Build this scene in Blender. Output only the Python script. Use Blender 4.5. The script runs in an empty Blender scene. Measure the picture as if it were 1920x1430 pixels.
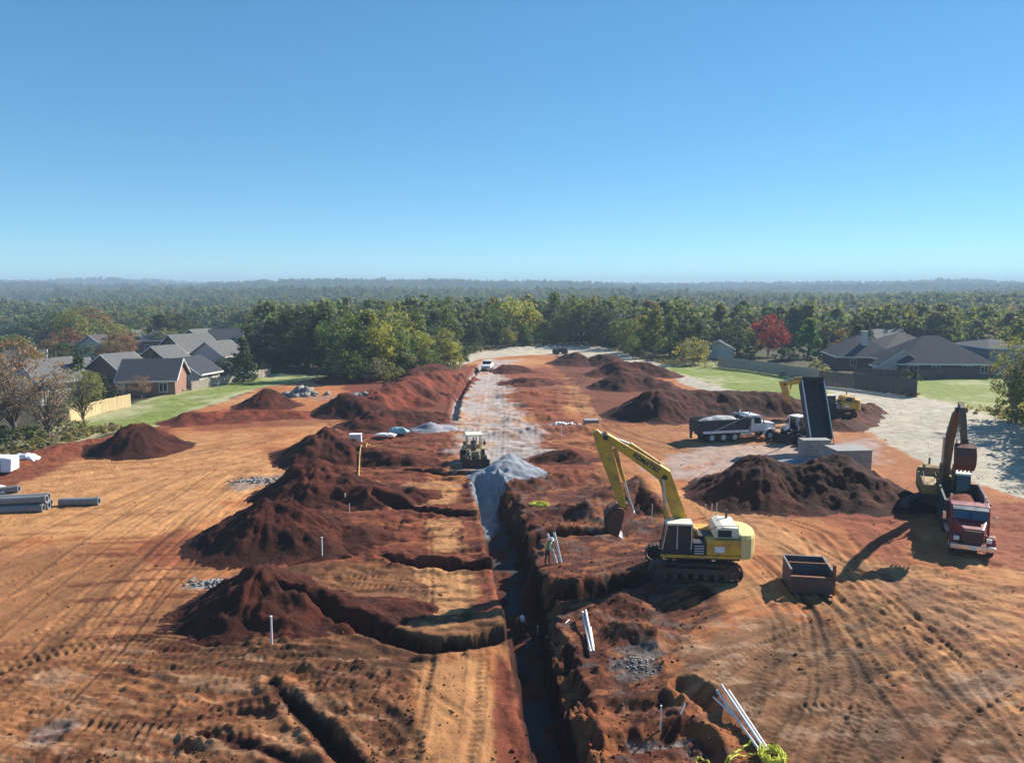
import bpy, math, random
import numpy as np
from mathutils import Vector, Matrix
random.seed(7)
RAD = math.radians
scene = bpy.context.scene
COL = scene.collection

# ------------------------------------------------------------------ camera, sky, sun, exposure
F, CAM_H, YH = 1400.0, 16.5, 538.0
PITCH = math.atan((715 - YH) / F)
cam_data = bpy.data.cameras.new('camera')
cam_data.sensor_width = 36.0
cam_data.lens = 36.0 * F / 1920.0
cam_data.clip_start = 0.5
cam_data.clip_end = 12000
cam = bpy.data.objects.new('camera', cam_data)
COL.objects.link(cam)
cam.location = (0, 0, CAM_H)
cam.rotation_euler = (math.pi / 2 - PITCH, 0, 0)
scene.camera = cam

SUN_EL, SUN_AZ = 32.5, 54.0            # azimuth measured from +Y towards +X
world = bpy.data.worlds.new('World')
scene.world = world
world.use_nodes = True
wn = world.node_tree
wn.nodes.clear()
sky = wn.nodes.new('ShaderNodeTexSky')
sky.sky_type = 'NISHITA'
sky.sun_disc = False
sky.sun_elevation = RAD(SUN_EL)
sky.sun_rotation = RAD(SUN_AZ)
sky.altitude = 200
sky.air_density = 0.6
sky.dust_density = 0.0
sky.ozone_density = 2.6
bg = wn.nodes.new('ShaderNodeBackground')
bg.inputs['Strength'].default_value = 0.145
out = wn.nodes.new('ShaderNodeOutputWorld')
hs = wn.nodes.new('ShaderNodeHueSaturation')
hs.inputs['Saturation'].default_value = 1.45
gm0 = wn.nodes.new('ShaderNodeGamma')
gm0.inputs['Gamma'].default_value = 0.6
wn.links.new(sky.outputs[0], gm0.inputs['Color'])
wn.links.new(gm0.outputs[0], hs.inputs['Color'])
tn = wn.nodes.new('ShaderNodeMix'); tn.data_type = 'RGBA'; tn.blend_type = 'MULTIPLY'; tn.inputs[0].default_value = 1.0
tn.inputs[7].default_value = (0.81, 1.085, 1.10, 1)
wn.links.new(hs.outputs[0], tn.inputs[6])
wn.links.new(tn.outputs[2], bg.inputs[0])
wn.links.new(bg.outputs[0], out.inputs[0])

sd = bpy.data.lights.new('sun', 'SUN')
sd.energy = 5.0
sd.angle = RAD(0.55)
sd.color = (1.0, 0.93, 0.82)
sun = bpy.data.objects.new('sun', sd)
COL.objects.link(sun)
sv = Vector((math.sin(RAD(SUN_AZ)) * math.cos(RAD(SUN_EL)), math.cos(RAD(SUN_AZ)) * math.cos(RAD(SUN_EL)), math.sin(RAD(SUN_EL))))
sun.rotation_euler = sv.to_track_quat('Z', 'Y').to_euler()
sun.location = (60, 60, 80)

scene.view_settings.view_transform = 'Standard'
scene.view_settings.look = 'None'
scene.view_settings.exposure = 0.95
scene.view_settings.gamma = 1.0
scene.view_settings.use_curve_mapping = False
scene.render.engine = 'CYCLES'
scene.cycles.volume_bounces = 1
scene.cycles.max_bounces = 5
scene.cycles.transparent_max_bounces = 8

# ------------------------------------------------------------------ helpers
CP, SP = math.cos(PITCH), math.sin(PITCH)
def G(px, py, z=0.0):
    """ground point (at height z) seen at photograph pixel px, py"""
    dx = (px - 960) / F
    dy = -(py - 715) / F
    d = Vector((dx, CP + dy * SP, -SP + dy * CP))
    t = (z - CAM_H) / d.z
    return (d.x * t, d.y * t)

def tag(o, label=None, cat=None, group=None, kind=None):
    if label: o['label'] = label
    if cat: o['category'] = cat
    if group: o['group'] = group
    if kind: o['kind'] = kind
    return o

def empty(name, loc, rz=0.0, label=None, cat=None, group=None):
    o = bpy.data.objects.new(name, None)
    COL.objects.link(o)
    o.empty_display_size = 0.3
    o.location = loc
    o.rotation_euler = (0, 0, rz)
    return tag(o, label, cat, group)

class MB:
    def __init__(self):
        self.v, self.f = [], []
    def add(self, vs, fs):
        b = len(self.v)
        self.v += [tuple(p) for p in vs]
        self.f += [tuple(b + i for i in f) for f in fs]
        return self
    def box(self, x0, x1, y0, y1, z0, z1, M=None):
        vs = [(x, y, z) for z in (z0, z1) for y in (y0, y1) for x in (x0, x1)]
        if M is not None: vs = [M @ Vector(p) for p in vs]
        return self.add(vs, [(0, 2, 3, 1), (4, 5, 7, 6), (0, 1, 5, 4), (2, 6, 7, 3), (0, 4, 6, 2), (1, 3, 7, 5)])
    def prism(self, prof, y0, y1, yt=None):
        """profile in x,z extruded along y; yt: optional per-point (y0,y1)"""
        n = len(prof)
        vs = []
        for i, (x, z) in enumerate(prof): vs.append((x, yt[i][0] if yt else y0, z))
        for i, (x, z) in enumerate(prof): vs.append((x, yt[i][1] if yt else y1, z))
        fs = [tuple(range(n)), tuple(range(2 * n - 1, n - 1, -1))]
        for i in range(n):
            j = (i + 1) % n
            fs.append((j, i, n + i, n + j))
        return self.add(vs, fs)
    def tube(self, p0, p1, r0, r1=None, n=8, cap=True):
        if r1 is None: r1 = r0
        p0, p1 = Vector(p0), Vector(p1)
        d = (p1 - p0)
        if d.length < 1e-6: return self
        d.normalize()
        a = d.orthogonal().normalized(); b = d.cross(a)
        vs = []
        for p, r in ((p0, r0), (p1, r1)):
            for k in range(n):
                t = 2 * math.pi * k / n
                vs.append(p + a * (r * math.cos(t)) + b * (r * math.sin(t)))
        fs = [(k, (k + 1) % n, n + (k + 1) % n, n + k) for k in range(n)]
        if cap: fs += [tuple(range(n - 1, -1, -1)), tuple(range(n, 2 * n))]
        return self.add(vs, fs)
    def path(self, pts, r, n=6):
        for a, b in zip(pts[:-1], pts[1:]): self.tube(a, b, r, r, n)
        return self
    def hollow(self, p0, p1, ro, ri, n=16):
        p0, p1 = Vector(p0), Vector(p1)
        d = (p1 - p0).normalized(); a = d.orthogonal().normalized(); b = d.cross(a)
        vs = []
        for p, r in ((p0, ro), (p1, ro), (p1, ri), (p0, ri)):
            for k in range(n):
                t = 2 * math.pi * k / n
                vs.append(p + a * (r * math.cos(t)) + b * (r * math.sin(t)))
        fs = []
        for q in range(4):
            w = (q + 1) % 4
            for k in range(n):
                fs.append((q * n + k, q * n + (k + 1) % n, w * n + (k + 1) % n, w * n + k))
        return self.add(vs, fs)
    def lathe_y(self, prof, cx, cy, cz, n=20):
        """profile (radius, y offset) revolved about the y axis"""
        m = len(prof); vs = []
        for r, yy in prof:
            for k in range(n):
                t = 2 * math.pi * k / n
                vs.append((cx + r * math.cos(t), cy + yy, cz + r * math.sin(t)))
        fs = []
        for i in range(m - 1):
            for k in range(n):
                fs.append((i * n + k, i * n + (k + 1) % n, (i + 1) * n + (k + 1) % n, (i + 1) * n + k))
        return self.add(vs, fs)
    def sphere(self, c, rx, ry, rz, nu=10, nv=7):
        vs = []
        for j in range(nv + 1):
            ph = math.pi * j / nv
            for i in range(nu):
                th = 2 * math.pi * i / nu
                vs.append((c[0] + rx * math.sin(ph) * math.cos(th), c[1] + ry * math.sin(ph) * math.sin(th), c[2] + rz * math.cos(ph)))
        fs = [(j * nu + i, j * nu + (i + 1) % nu, (j + 1) * nu + (i + 1) % nu, (j + 1) * nu + i) for j in range(nv) for i in range(nu)]
        return self.add(vs, fs)
    def mesh(self, name, mat, smooth=False):
        me = bpy.data.meshes.new(name)
        me.from_pydata(self.v, [], self.f)
        me.validate()
        me.materials.append(mat)
        if smooth:
            me.polygons.foreach_set('use_smooth', [True] * len(me.polygons))
        me.update()
        import bmesh
        bm = bmesh.new(); bm.from_mesh(me)
        bmesh.ops.recalc_face_normals(bm, faces=bm.faces)
        bm.to_mesh(me); bm.free()
        return me
    def build(self, name, mat, parent=None, bevel=0.0, smooth=False, loc=None, rot=None, label=None):
        o = bpy.data.objects.new(name, self.mesh(name, mat, smooth))
        COL.objects.link(o)
        if parent is not None: o.parent = parent
        if loc is not None: o.location = loc
        if rot is not None: o.rotation_euler = rot
        if bevel:
            m = o.modifiers.new('bevel', 'BEVEL'); m.width = bevel; m.segments = 2; m.limit_method = 'ANGLE'
        if label: o['label'] = label
        return o

def np_mesh(name, V, Fq, mat, col=None, smooth=True):
    """fast mesh from numpy arrays; Fq is (n,4) or (n,3)"""
    me = bpy.data.meshes.new(name)
    V = np.asarray(V, dtype=np.float32); Fq = np.asarray(Fq, dtype=np.int32)
    k = Fq.shape[1]
    me.vertices.add(len(V)); me.vertices.foreach_set('co', V.ravel())
    me.loops.add(Fq.size); me.loops.foreach_set('vertex_index', Fq.ravel())
    me.polygons.add(len(Fq))
    me.polygons.foreach_set('loop_start', np.arange(0, Fq.size, k, dtype=np.int32))
    me.polygons.foreach_set('loop_total', np.full(len(Fq), k, dtype=np.int32))
    if smooth: me.polygons.foreach_set('use_smooth', np.ones(len(Fq), dtype=bool))
    me.update(calc_edges=True)
    if col is not None:
        a = me.color_attributes.new('Col', 'FLOAT_COLOR', 'POINT')
        c4 = np.ones((len(V), 4), dtype=np.float32); c4[:, :3] = col
        a.data.foreach_set('color', c4.ravel())
    me.materials.append(mat)
    return me

def link(name, me, parent=None):
    o = bpy.data.objects.new(name, me)
    COL.objects.link(o)
    if parent is not None: o.parent = parent
    return o

# ---- noise
def _hash(ix, iy, s):
    h = (ix.astype(np.int64) * 374761393 + iy.astype(np.int64) * 668265263 + s * 1442695041) & 0xFFFFFFFF
    h = ((h ^ (h >> 13)) * 1274126177) & 0xFFFFFFFF
    h = ((h ^ (h >> 16)) * 2246822519) & 0xFFFFFFFF
    return ((h ^ (h >> 15)) & 0xFFFFFF) / float(0xFFFFFF)
def vnoise(x, y, s=0):
    ix, iy = np.floor(x), np.floor(y)
    fx, fy = x - ix, y - iy
    fx = fx * fx * fx * (fx * (fx * 6 - 15) + 10); fy = fy * fy * fy * (fy * (fy * 6 - 15) + 10)
    a = _hash(ix, iy, s); b = _hash(ix + 1, iy, s); c = _hash(ix, iy + 1, s); d = _hash(ix + 1, iy + 1, s)
    return (a + (b - a) * fx) * (1 - fy) + (c + (d - c) * fx) * fy
def fbm(x, y, oct=4, s=0, gain=0.5):
    """about -1..1"""
    r = np.zeros_like(x, dtype=np.float64); amp = 1.0; tot = 0.0
    ca, sa = math.cos(0.6), math.sin(0.6)
    for k in range(oct):
        r += amp * (vnoise(x, y, s + 17 * k) * 2 - 1); tot += amp
        amp *= gain
        x, y = (x * ca - y * sa) * 2.03 + 5.1, (x * sa + y * ca) * 2.03 + 1.7
    return r / tot * 1.6
def sstep(a, b, x):
    t = np.clip((x - a) / (b - a), 0, 1)
    return t * t * (3 - 2 * t)
def seg_dist(x, y, a, b):
    dx, dy = b[0] - a[0], b[1] - a[1]
    L2 = dx * dx + dy * dy + 1e-9
    t = np.clip(((x - a[0]) * dx + (y - a[1]) * dy) / L2, 0, 1)
    return np.hypot(x - a[0] - t * dx, y - a[1] - t * dy), t, math.sqrt(L2)
def poly_dist(x, y, pts, vals=None):
    best = np.full(x.shape, 1e9); val = np.zeros(x.shape); s = np.zeros(x.shape); acc = 0.0; side = np.zeros(x.shape)
    for i in range(len(pts) - 1):
        d, t, L = seg_dist(x, y, pts[i], pts[i + 1])
        m = d < best
        best = np.where(m, d, best)
        s = np.where(m, acc + t * L, s)
        if vals is not None: val = np.where(m, vals[i] + (vals[i + 1] - vals[i]) * t, val)
        dx, dy = pts[i + 1][0] - pts[i][0], pts[i + 1][1] - pts[i][1]
        sg = np.sign((x - pts[i][0]) * dy - (y - pts[i][1]) * dx)
        side = np.where(m, sg, side)
        acc += L
    return best, val, s, side
def poly_sd(x, y, pts):
    """signed distance, positive inside"""
    n = len(pts); best = np.full(x.shape, 1e9); ins = np.zeros(x.shape, dtype=bool)
    for i in range(n):
        a, b = pts[i], pts[(i + 1) % n]
        d, t, L = seg_dist(x, y, a, b)
        best = np.minimum(best, d)
        c = ((a[1] > y) != (b[1] > y)) & (x < (b[0] - a[0]) * (y - a[1]) / ((b[1] - a[1]) or 1e-9) + a[0])
        ins ^= c
    return np.where(ins, best, -best)
def GP(pts): return [G(*p) for p in pts]
def smooth_pts(pts, k=5):
    """Catmull-Rom through points"""
    o = []
    P = [pts[0]] + list(pts) + [pts[-1]]
    for i in range(1, len(P) - 2):
        for j in range(k):
            t = j / k
            o.append(tuple(0.5 * (2 * P[i][q] + (P[i + 1][q] - P[i - 1][q]) * t + (2 * P[i - 1][q] - 5 * P[i][q] + 4 * P[i + 1][q] - P[i + 2][q]) * t * t + (-P[i - 1][q] + 3 * P[i][q] - 3 * P[i + 1][q] + P[i + 2][q]) * t ** 3) for q in range(len(pts[0]))))
    o.append(tuple(pts[-1]))
    return o

# ------------------------------------------------------------------ materials
def nt(name):
    m = bpy.data.materials.new(name); m.use_nodes = True
    n = m.node_tree; n.nodes.clear()
    o = n.nodes.new('ShaderNodeOutputMaterial')
    b = n.nodes.new('ShaderNodeBsdfPrincipled')
    n.links.new(b.outputs[0], o.inputs['Surface'])
    return m, n, b, o
def mixrgb(n, mode, fac, a, b):
    m = n.nodes.new('ShaderNodeMix'); m.data_type = 'RGBA'; m.blend_type = mode
    for sock, v in ((m.inputs[0], fac), (m.inputs[6], a), (m.inputs[7], b)):
        if isinstance(v, bpy.types.NodeSocket): n.links.new(v, sock)
        elif isinstance(v, (int, float)): sock.default_value = v if sock == m.inputs[0] else (v, v, v, 1)
        else: sock.default_value = (*v, 1) if len(v) == 3 else v
    return m.outputs[2]
def noise(n, scale, detail=4, rough=0.55, dist=0.0, obj=False):
    t = n.nodes.new('ShaderNodeTexNoise'); t.inputs['Scale'].default_value = scale
    t.inputs['Detail'].default_value = detail; t.inputs['Roughness'].default_value = rough; t.inputs['Distortion'].default_value = dist
    c = n.nodes.new('ShaderNodeTexCoord') if obj else n.nodes.new('ShaderNodeNewGeometry')
    n.links.new(c.outputs['Object' if obj else 'Position'], t.inputs['Vector'])
    return t
def ramp(n, src, stops):
    r = n.nodes.new('ShaderNodeValToRGB')
    e = r.color_ramp.elements
    while len(e) < len(stops): e.new(0.5)
    for k, (p, c) in enumerate(stops):
        e[k].position = p; e[k].color = (*c, 1) if len(c) == 3 else c
    n.links.new(src, r.inputs[0])
    return r.outputs[0]
def bump(n, b, src, strength, dist):
    bp = n.nodes.new('ShaderNodeBump'); bp.inputs['Strength'].default_value = strength; bp.inputs['Distance'].default_value = dist
    n.links.new(src, bp.inputs['Height']); n.links.new(bp.outputs[0], b.inputs['Normal'])

def soil_mat(name, v0=0.62, v1=1.3, bscale=3.0, bstr=0.9, bdist=0.12, fine=14.0):
    m, n, b, o = nt(name)
    at = n.nodes.new('ShaderNodeVertexColor'); at.layer_name = 'Col'
    n1 = noise(n, 0.9, 6, 0.6, 0.6); n2 = noise(n, fine, 5, 0.7)
    c1 = ramp(n, n1.outputs[0], [(0.3, (v0 + .08, v0, v0)), (0.52, (1, 1, 1)), (0.75, (v1, v1, v1 - .02))])
    c2 = ramp(n, n2.outputs[0], [(0.3, (0.72, 0.70, 0.70)), (0.6, (1.05, 1.05, 1.05)), (0.78, (1.35, 1.32, 1.28))])
    x = mixrgb(n, 'MULTIPLY', 1.0, at.outputs[0], c1)
    x = mixrgb(n, 'MULTIPLY', 0.5, x, c2)
    n.links.new(x, b.inputs['Base Color'])
    b.inputs['Roughness'].default_value = 0.93
    b.inputs['Specular IOR Level'].default_value = 0.2
    bn = noise(n, bscale, 9, 0.68, 0.4)
    bump(n, b, bn.outputs[0], bstr, bdist)
    return m
M = {}
M['soil'] = soil_mat('soil', 0.75, 1.2, bscale=2.6, bdist=0.10)
M['pile'] = soil_mat('pile_soil', 0.7, 1.3, 3.5, 1.0, 0.13, 9.0)
M['gravel'] = soil_mat('gravel', 0.75, 1.2, 8.0, 0.8, 0.06, 25.0)
M['straw'] = soil_mat('straw_mat', 0.78, 1.18, 4.0, 1.0, 0.14, 8.0)
M['grass'] = soil_mat('grass', 0.7, 1.25, 10.0, 0.7, 0.12, 6.0)
M['floor'] = soil_mat('forest_floor', 0.6, 1.3, 1.0, 0.7, 0.4, 0.7)

def paint(name, col, rough=0.45, metal=0.0, dirt=0.35, dirtcol=(0.25, 0.12, 0.06), scale=2.0, spec=0.5):
    m, n, b, o = nt(name)
    t = noise(n, scale, 6, 0.65, 0.5, obj=True)
    msk = ramp(n, t.outputs[0], [(0.42, (0, 0, 0)), (0.72, (dirt * 2.2,) * 3)])
    x = mixrgb(n, 'MIX', msk, col, dirtcol)
    t2 = noise(n, scale * 6, 4, 0.6, 0, obj=True)
    x2 = ramp(n, t2.outputs[0], [(0.3, (0.84,) * 3), (0.7, (1.1,) * 3)])
    x = mixrgb(n, 'MULTIPLY', 1.0, x, x2)
    n.links.new(x, b.inputs['Base Color'])
    rr = ramp(n, t.outputs[0], [(0.3, (rough,) * 3), (0.75, (min(1, rough + 0.4),) * 3)])
    n.links.new(rr, b.inputs['Roughness'])
    b.inputs['Metallic'].default_value = metal
    b.inputs['Specular IOR Level'].default_value = spec
    bump(n, b, t2.outputs[0], 0.15, 0.02)
    return m
M['yellow'] = paint('machine_yellow', (0.66, 0.365, 0.03), 0.42, dirt=0.42, dirtcol=(0.26, 0.15, 0.06), scale=1.3)
M['yellow_shaded'] = paint('shaded_yellow', (0.36, 0.22, 0.06), 0.5, dirt=0.45, dirtcol=(0.14, 0.08, 0.05))  # machine yellow darkened: the backlit side's shade is put into the paint
M['boomshade'] = paint('shaded_boom', (0.17, 0.11, 0.055), 0.6, dirt=0.5, dirtcol=(0.10, 0.06, 0.04))  # boom of the same yellow, browned to paint in its shaded front
M['sunlit'] = paint('sunlit_yellow', (0.72, 0.55, 0.20), 0.42, dirt=0.15, dirtcol=(0.6, 0.5, 0.35))  # machine yellow paled so the paint carries sunlight on the counterweight
M['cream'] = paint('cream_paint', (0.72, 0.68, 0.55), 0.4, dirt=0.15)
M['black'] = paint('black_paint', (0.018, 0.02, 0.024), 0.5, dirt=0.2, dirtcol=(0.06, 0.04, 0.035))
M['visor'] = paint('visor_blue', (0.03, 0.07, 0.12), 0.3, dirt=0.05)
M['rubber'] = paint('rubber', (0.025, 0.025, 0.027), 0.85, dirt=0.4, dirtcol=(0.16, 0.09, 0.055))
M['steel'] = paint('track_steel', (0.09, 0.075, 0.065), 0.6, 0.5, dirt=0.5, dirtcol=(0.16, 0.075, 0.045))
M['bright'] = paint('polished_steel', (0.62, 0.62, 0.64), 0.25, 0.9, dirt=0.1)
M['bucket'] = paint('bucket_steel', (0.10, 0.05, 0.04), 0.6, 0.3, dirt=0.5, dirtcol=(0.22, 0.07, 0.04))
M['red'] = paint('truck_red', (0.22, 0.015, 0.022), 0.28, dirt=0.15)
M['white'] = paint('truck_white', (0.72, 0.73, 0.76), 0.35, dirt=0.12)
M['bed'] = paint('bed_black', (0.03, 0.035, 0.042), 0.5, 0.2, dirt=0.25, dirtcol=(0.13, 0.12, 0.12))
M['greybed'] = paint('bed_grey', (0.16, 0.17, 0.19), 0.5, 0.3, dirt=0.3)
M['boxsteel'] = paint('box_steel', (0.06, 0.08, 0.11), 0.55, 0.2, dirt=0.45, dirtcol=(0.20, 0.08, 0.04), scale=1.2)
M['rust'] = paint('rust', (0.20, 0.07, 0.035), 0.8, dirt=0.4)
M['chrome'] = paint('chrome', (0.75, 0.75, 0.76), 0.15, 1.0, dirt=0.05)
M['loader'] = paint('loader_tan', (0.36, 0.30, 0.17), 0.5, dirt=0.4)
M['pvc'] = paint('pvc', (0.74, 0.74, 0.72), 0.4, dirt=0.14, scale=5)
M['concrete'] = paint('concrete', (0.30, 0.295, 0.28), 0.9, dirt=0.3, dirtcol=(0.19, 0.16, 0.14))
M['pipegrey'] = paint('concrete_pipe', (0.21, 0.215, 0.22), 0.85, dirt=0.25, dirtcol=(0.14, 0.13, 0.13))
M['woodnew'] = paint('new_wood', (0.56, 0.44, 0.24), 0.85, dirt=0.2, dirtcol=(0.36, 0.28, 0.16))
M['woodold'] = paint('weathered_wood', (0.11, 0.09, 0.08), 0.9, dirt=0.3, dirtcol=(0.10, 0.085, 0.08))
M['woodpale'] = paint('pale_wood', (0.40, 0.35, 0.29), 0.9, dirt=0.3, dirtcol=(0.25, 0.2, 0.16))
M['tape'] = paint('yellow_tape', (0.62, 0.62, 0.06), 0.6, dirt=0.1)
M['hose'] = paint('yellow_hose', (0.62, 0.42, 0.12), 0.6, dirt=0.2)
M['bark'] = paint('bark', (0.12, 0.09, 0.07), 0.95, dirt=0.3, dirtcol=(0.2, 0.17, 0.14))
M['barkpale'] = paint('pale_bark', (0.33, 0.30, 0.27), 0.95, dirt=0.3, dirtcol=(0.18, 0.15, 0.13))
M['brick'] = paint('brick_wall', (0.24, 0.13, 0.10), 0.9, dirt=0.3, dirtcol=(0.36, 0.2, 0.14), scale=5)
M['brickdark'] = paint('dark_brick', (0.13, 0.08, 0.07), 0.9, dirt=0.3, scale=5)
M['siding'] = paint('pale_siding', (0.55, 0.52, 0.47), 0.8, dirt=0.12)
M['trim'] = paint('white_trim', (0.72, 0.71, 0.68), 0.6, dirt=0.06)
M['greywall'] = paint('grey_wall', (0.25, 0.26, 0.28), 0.85, dirt=0.12)
M['roofdark'] = paint('dark_shingle', (0.04, 0.045, 0.06), 0.9, dirt=0.4, dirtcol=(0.075, 0.075, 0.085), scale=3, spec=0.25)
M['roofgrey'] = paint('grey_shingle', (0.12, 0.12, 0.115), 0.85, dirt=0.4, dirtcol=(0.2, 0.195, 0.185), scale=3, spec=0.3)
M['roofbrown'] = paint('brown_shingle', (0.085, 0.072, 0.07), 0.9, dirt=0.4, dirtcol=(0.11, 0.095, 0.09), scale=3, spec=0.25)
M['plastic'] = paint('white_plastic', (0.72, 0.73, 0.76), 0.5, dirt=0.06)
M['teal'] = paint('teal_sheet', (0.25, 0.45, 0.46), 0.5, dirt=0.1)
M['rubble'] = paint('broken_concrete', (0.24, 0.235, 0.23), 0.9, dirt=0.4, dirtcol=(0.2, 0.14, 0.11))
M['skin'] = paint('skin', (0.42, 0.24, 0.16), 0.6, dirt=0.0)
M['jeans'] = paint('dark_jeans', (0.03, 0.035, 0.05), 0.9, dirt=0.2)
M['hivis'] = paint('hivis_green', (0.30, 0.52, 0.13), 0.8, dirt=0.1)
M['orange'] = paint('orange_shirt', (0.66, 0.13, 0.03), 0.8, dirt=0.05)
M['shirtgrey'] = paint('grey_shirt', (0.14, 0.14, 0.16), 0.9, dirt=0.05)
M['hat'] = paint('hard_hat', (0.75, 0.75, 0.72), 0.35, dirt=0.05)
M['boots'] = paint('boots', (0.09, 0.05, 0.03), 0.8)
def glassm(name, col, rough=0.08):
    m, n, b, o = nt(name)
    t = noise(n, 1.5, 3, 0.5, 0, obj=True)
    c = ramp(n, t.outputs[0], [(0.3, tuple(k * .7 for k in col)), (0.7, tuple(k * 1.4 for k in col))])
    n.links.new(c, b.inputs['Base Color'])
    b.inputs['Roughness'].default_value = rough; b.inputs['Specular IOR Level'].default_value = 0.45
    return m
M['glass'] = glassm('dark_glass', (0.02, 0.03, 0.04))
M['blueglass'] = glassm('blue_glass', (0.02, 0.07, 0.13))
M['lamp'] = paint('lamp_lens', (0.7, 0.7, 0.66), 0.2, dirt=0)
M['grille'] = paint('grille', (0.06, 0.045, 0.045), 0.35, 0.6, dirt=0.1)
M['letter'] = paint('letter_black', (0.03, 0.03, 0.03), 0.5, dirt=0)

def leafm(name, use_random=False):
    m, n, b, o = nt(name)
    at = n.nodes.new('ShaderNodeVertexColor'); at.layer_name = 'Col'
    oi = n.nodes.new('ShaderNodeObjectInfo')
    if use_random:
        base = ramp(n, oi.outputs['Random'], [(0.0, (0.055, 0.085, 0.045)), (0.2, (0.11, 0.14, 0.06)), (0.38, (0.17, 0.19, 0.075)), (0.52, (0.08, 0.115, 0.055)), (0.68, (0.15, 0.165, 0.075)), (0.84, (0.17, 0.145, 0.075)), (0.93, (0.13, 0.155, 0.07)), (1.0, (0.09, 0.12, 0.06))])
    else: base = oi.outputs['Color']
    c = mixrgb(n, 'MULTIPLY', 1.0, base, at.outputs[0])
    n.links.new(c, b.inputs['Base Color'])
    b.inputs['Roughness'].default_value = 0.7; b.inputs['Specular IOR Level'].default_value = 0.25
    tr = n.nodes.new('ShaderNodeBsdfTranslucent')
    c2 = mixrgb(n, 'MULTIPLY', 1.0, c, (1.5, 1.45, 0.7))
    n.links.new(c2, tr.inputs[0])
    mx = n.nodes.new('ShaderNodeMixShader'); mx.inputs[0].default_value = 0.42
    n.links.new(b.outputs[0], mx.inputs[1]); n.links.new(tr.outputs[0], mx.inputs[2])
    n.links.new(mx.outputs[0], o.inputs['Surface'])
    return m
M['leaf'] = leafm('foliage'); M['leafr'] = leafm('forest_foliage', True)

def tint(key, c):
    """plain vertex-coloured material instance helper for the piles"""
    return M[key]
HAZE = 0.0004
# ------------------------------------------------------------------ the ground (height and colour as functions of place)
SAND = np.array((0.76, 0.375, 0.150)); ORANGE = np.array((0.62, 0.225, 0.078)); RED = np.array((0.185, 0.046, 0.023))
BROWN = np.array((0.28, 0.125, 0.055)); GREY = np.array((0.60, 0.53, 0.49)); STRAW = np.array((0.76, 0.68, 0.53))
GRASS = np.array((0.33, 0.41, 0.085)); PALEG = np.array((0.66, 0.64, 0.34)); FLOOR = np.array((0.055, 0.06, 0.03))
DKRED = np.array((0.10, 0.036, 0.025)); BLUEG = np.array((0.33, 0.36, 0.41)); SCRUB = np.array((0.11, 0.10, 0.05)); PINK = np.array((0.45, 0.27, 0.2))

def terrain(x, y):
    d = np.hypot(x, y)
    z = -6.5 * sstep(215, 330, d) + 4.5 * sstep(600, 1100, d) + 12 * sstep(1200, 2600, d)
    z = z + fbm(x / 520., y / 330., 3, 5) * (4 * sstep(300, 600, d) + 13 * sstep(800, 1800, d))
    z = z - 1.2 * sstep(-42, -75, x) * sstep(300, 200, d) * sstep(60, 90, y)
    return z

# main trench edges as seen (left edge, right edge) -> centre line
TL = GP([(1024, 1560), (1003, 1430), (975, 1300), (957, 1200), (940, 1120), (922, 1050), (906, 980), (893, 925), (886, 905)])
TR = GP([(1150, 1560), (1092, 1430), (1055, 1300), (1032, 1200), (1020, 1120), (1000, 1050), (975, 980), (945, 925), (930, 905)])
TC = [((a[0] + b[0]) / 2, (a[1] + b[1]) / 2) for a, b in zip(TL, TR)]
TWID = [abs(b[0] - a[0]) for a, b in zip(TL, TR)]
# side trenches: points, width, depth
LAT = [
    (GP([(965, 1190), (900, 1208), (820, 1214), (750, 1202), (690, 1180), (600, 1158), (520, 1150)]), [1.3, 1.3, 1.3, 1.2, 0.9, 0.5, 0.3], 1.5),
    (GP([(930, 1062), (860, 1062), (780, 1056), (720, 1046)]), [1.3, 1.3, 1.1, 0.6], 1.3),
    (GP([(900, 968), (840, 964), (770, 956), (700, 944)]), [1.2, 1.2, 1.0, 0.5], 1.1),
    (GP([(880, 892), (830, 888), (760, 884)]), [1.2, 1.1, 0.6], 0.9),
    (GP([(1000, 1112), (1080, 1102), (1160, 1085), (1230, 1075)]), [1.6, 1.6, 1.6, 1.2], 1.2),
    (GP([(985, 1002), (1060, 990), (1130, 988)]), [1.3, 1.3, 1.0], 1.0),
    (GP([(1110, 1395), (1200, 1375), (1300, 1362), (1340, 1440), (1420, 1470)]), [.8, .8, 1.0, 1.1, .8], 0.4),
    (GP([(1085, 1330), (1180, 1315), (1262, 1310)]), [0.6, 0.6, 0.4], 0.3),
    (GP([(508, 1285), (560, 1335), (610, 1385), (665, 1440), (700, 1480)]), [0.3, 0.5, 0.6, 0.7, 0.7], 0.6),
    (GP([(380, 1378), (450, 1395), (520, 1418), (580, 1450)]), [0.2, 0.3, 0.35, 0.35], 0.3),
    (GP([(848, 790), (858, 750), (872, 722), (892, 700), (905, 690)]), [1.0, 1.0, 1.0, 0.9, 0.8], 0.7),
    (GP([(1285, 1283), (1312, 1300), (1330, 1318)]), [0.7, .9, 0.5], 0.4),
]
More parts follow.
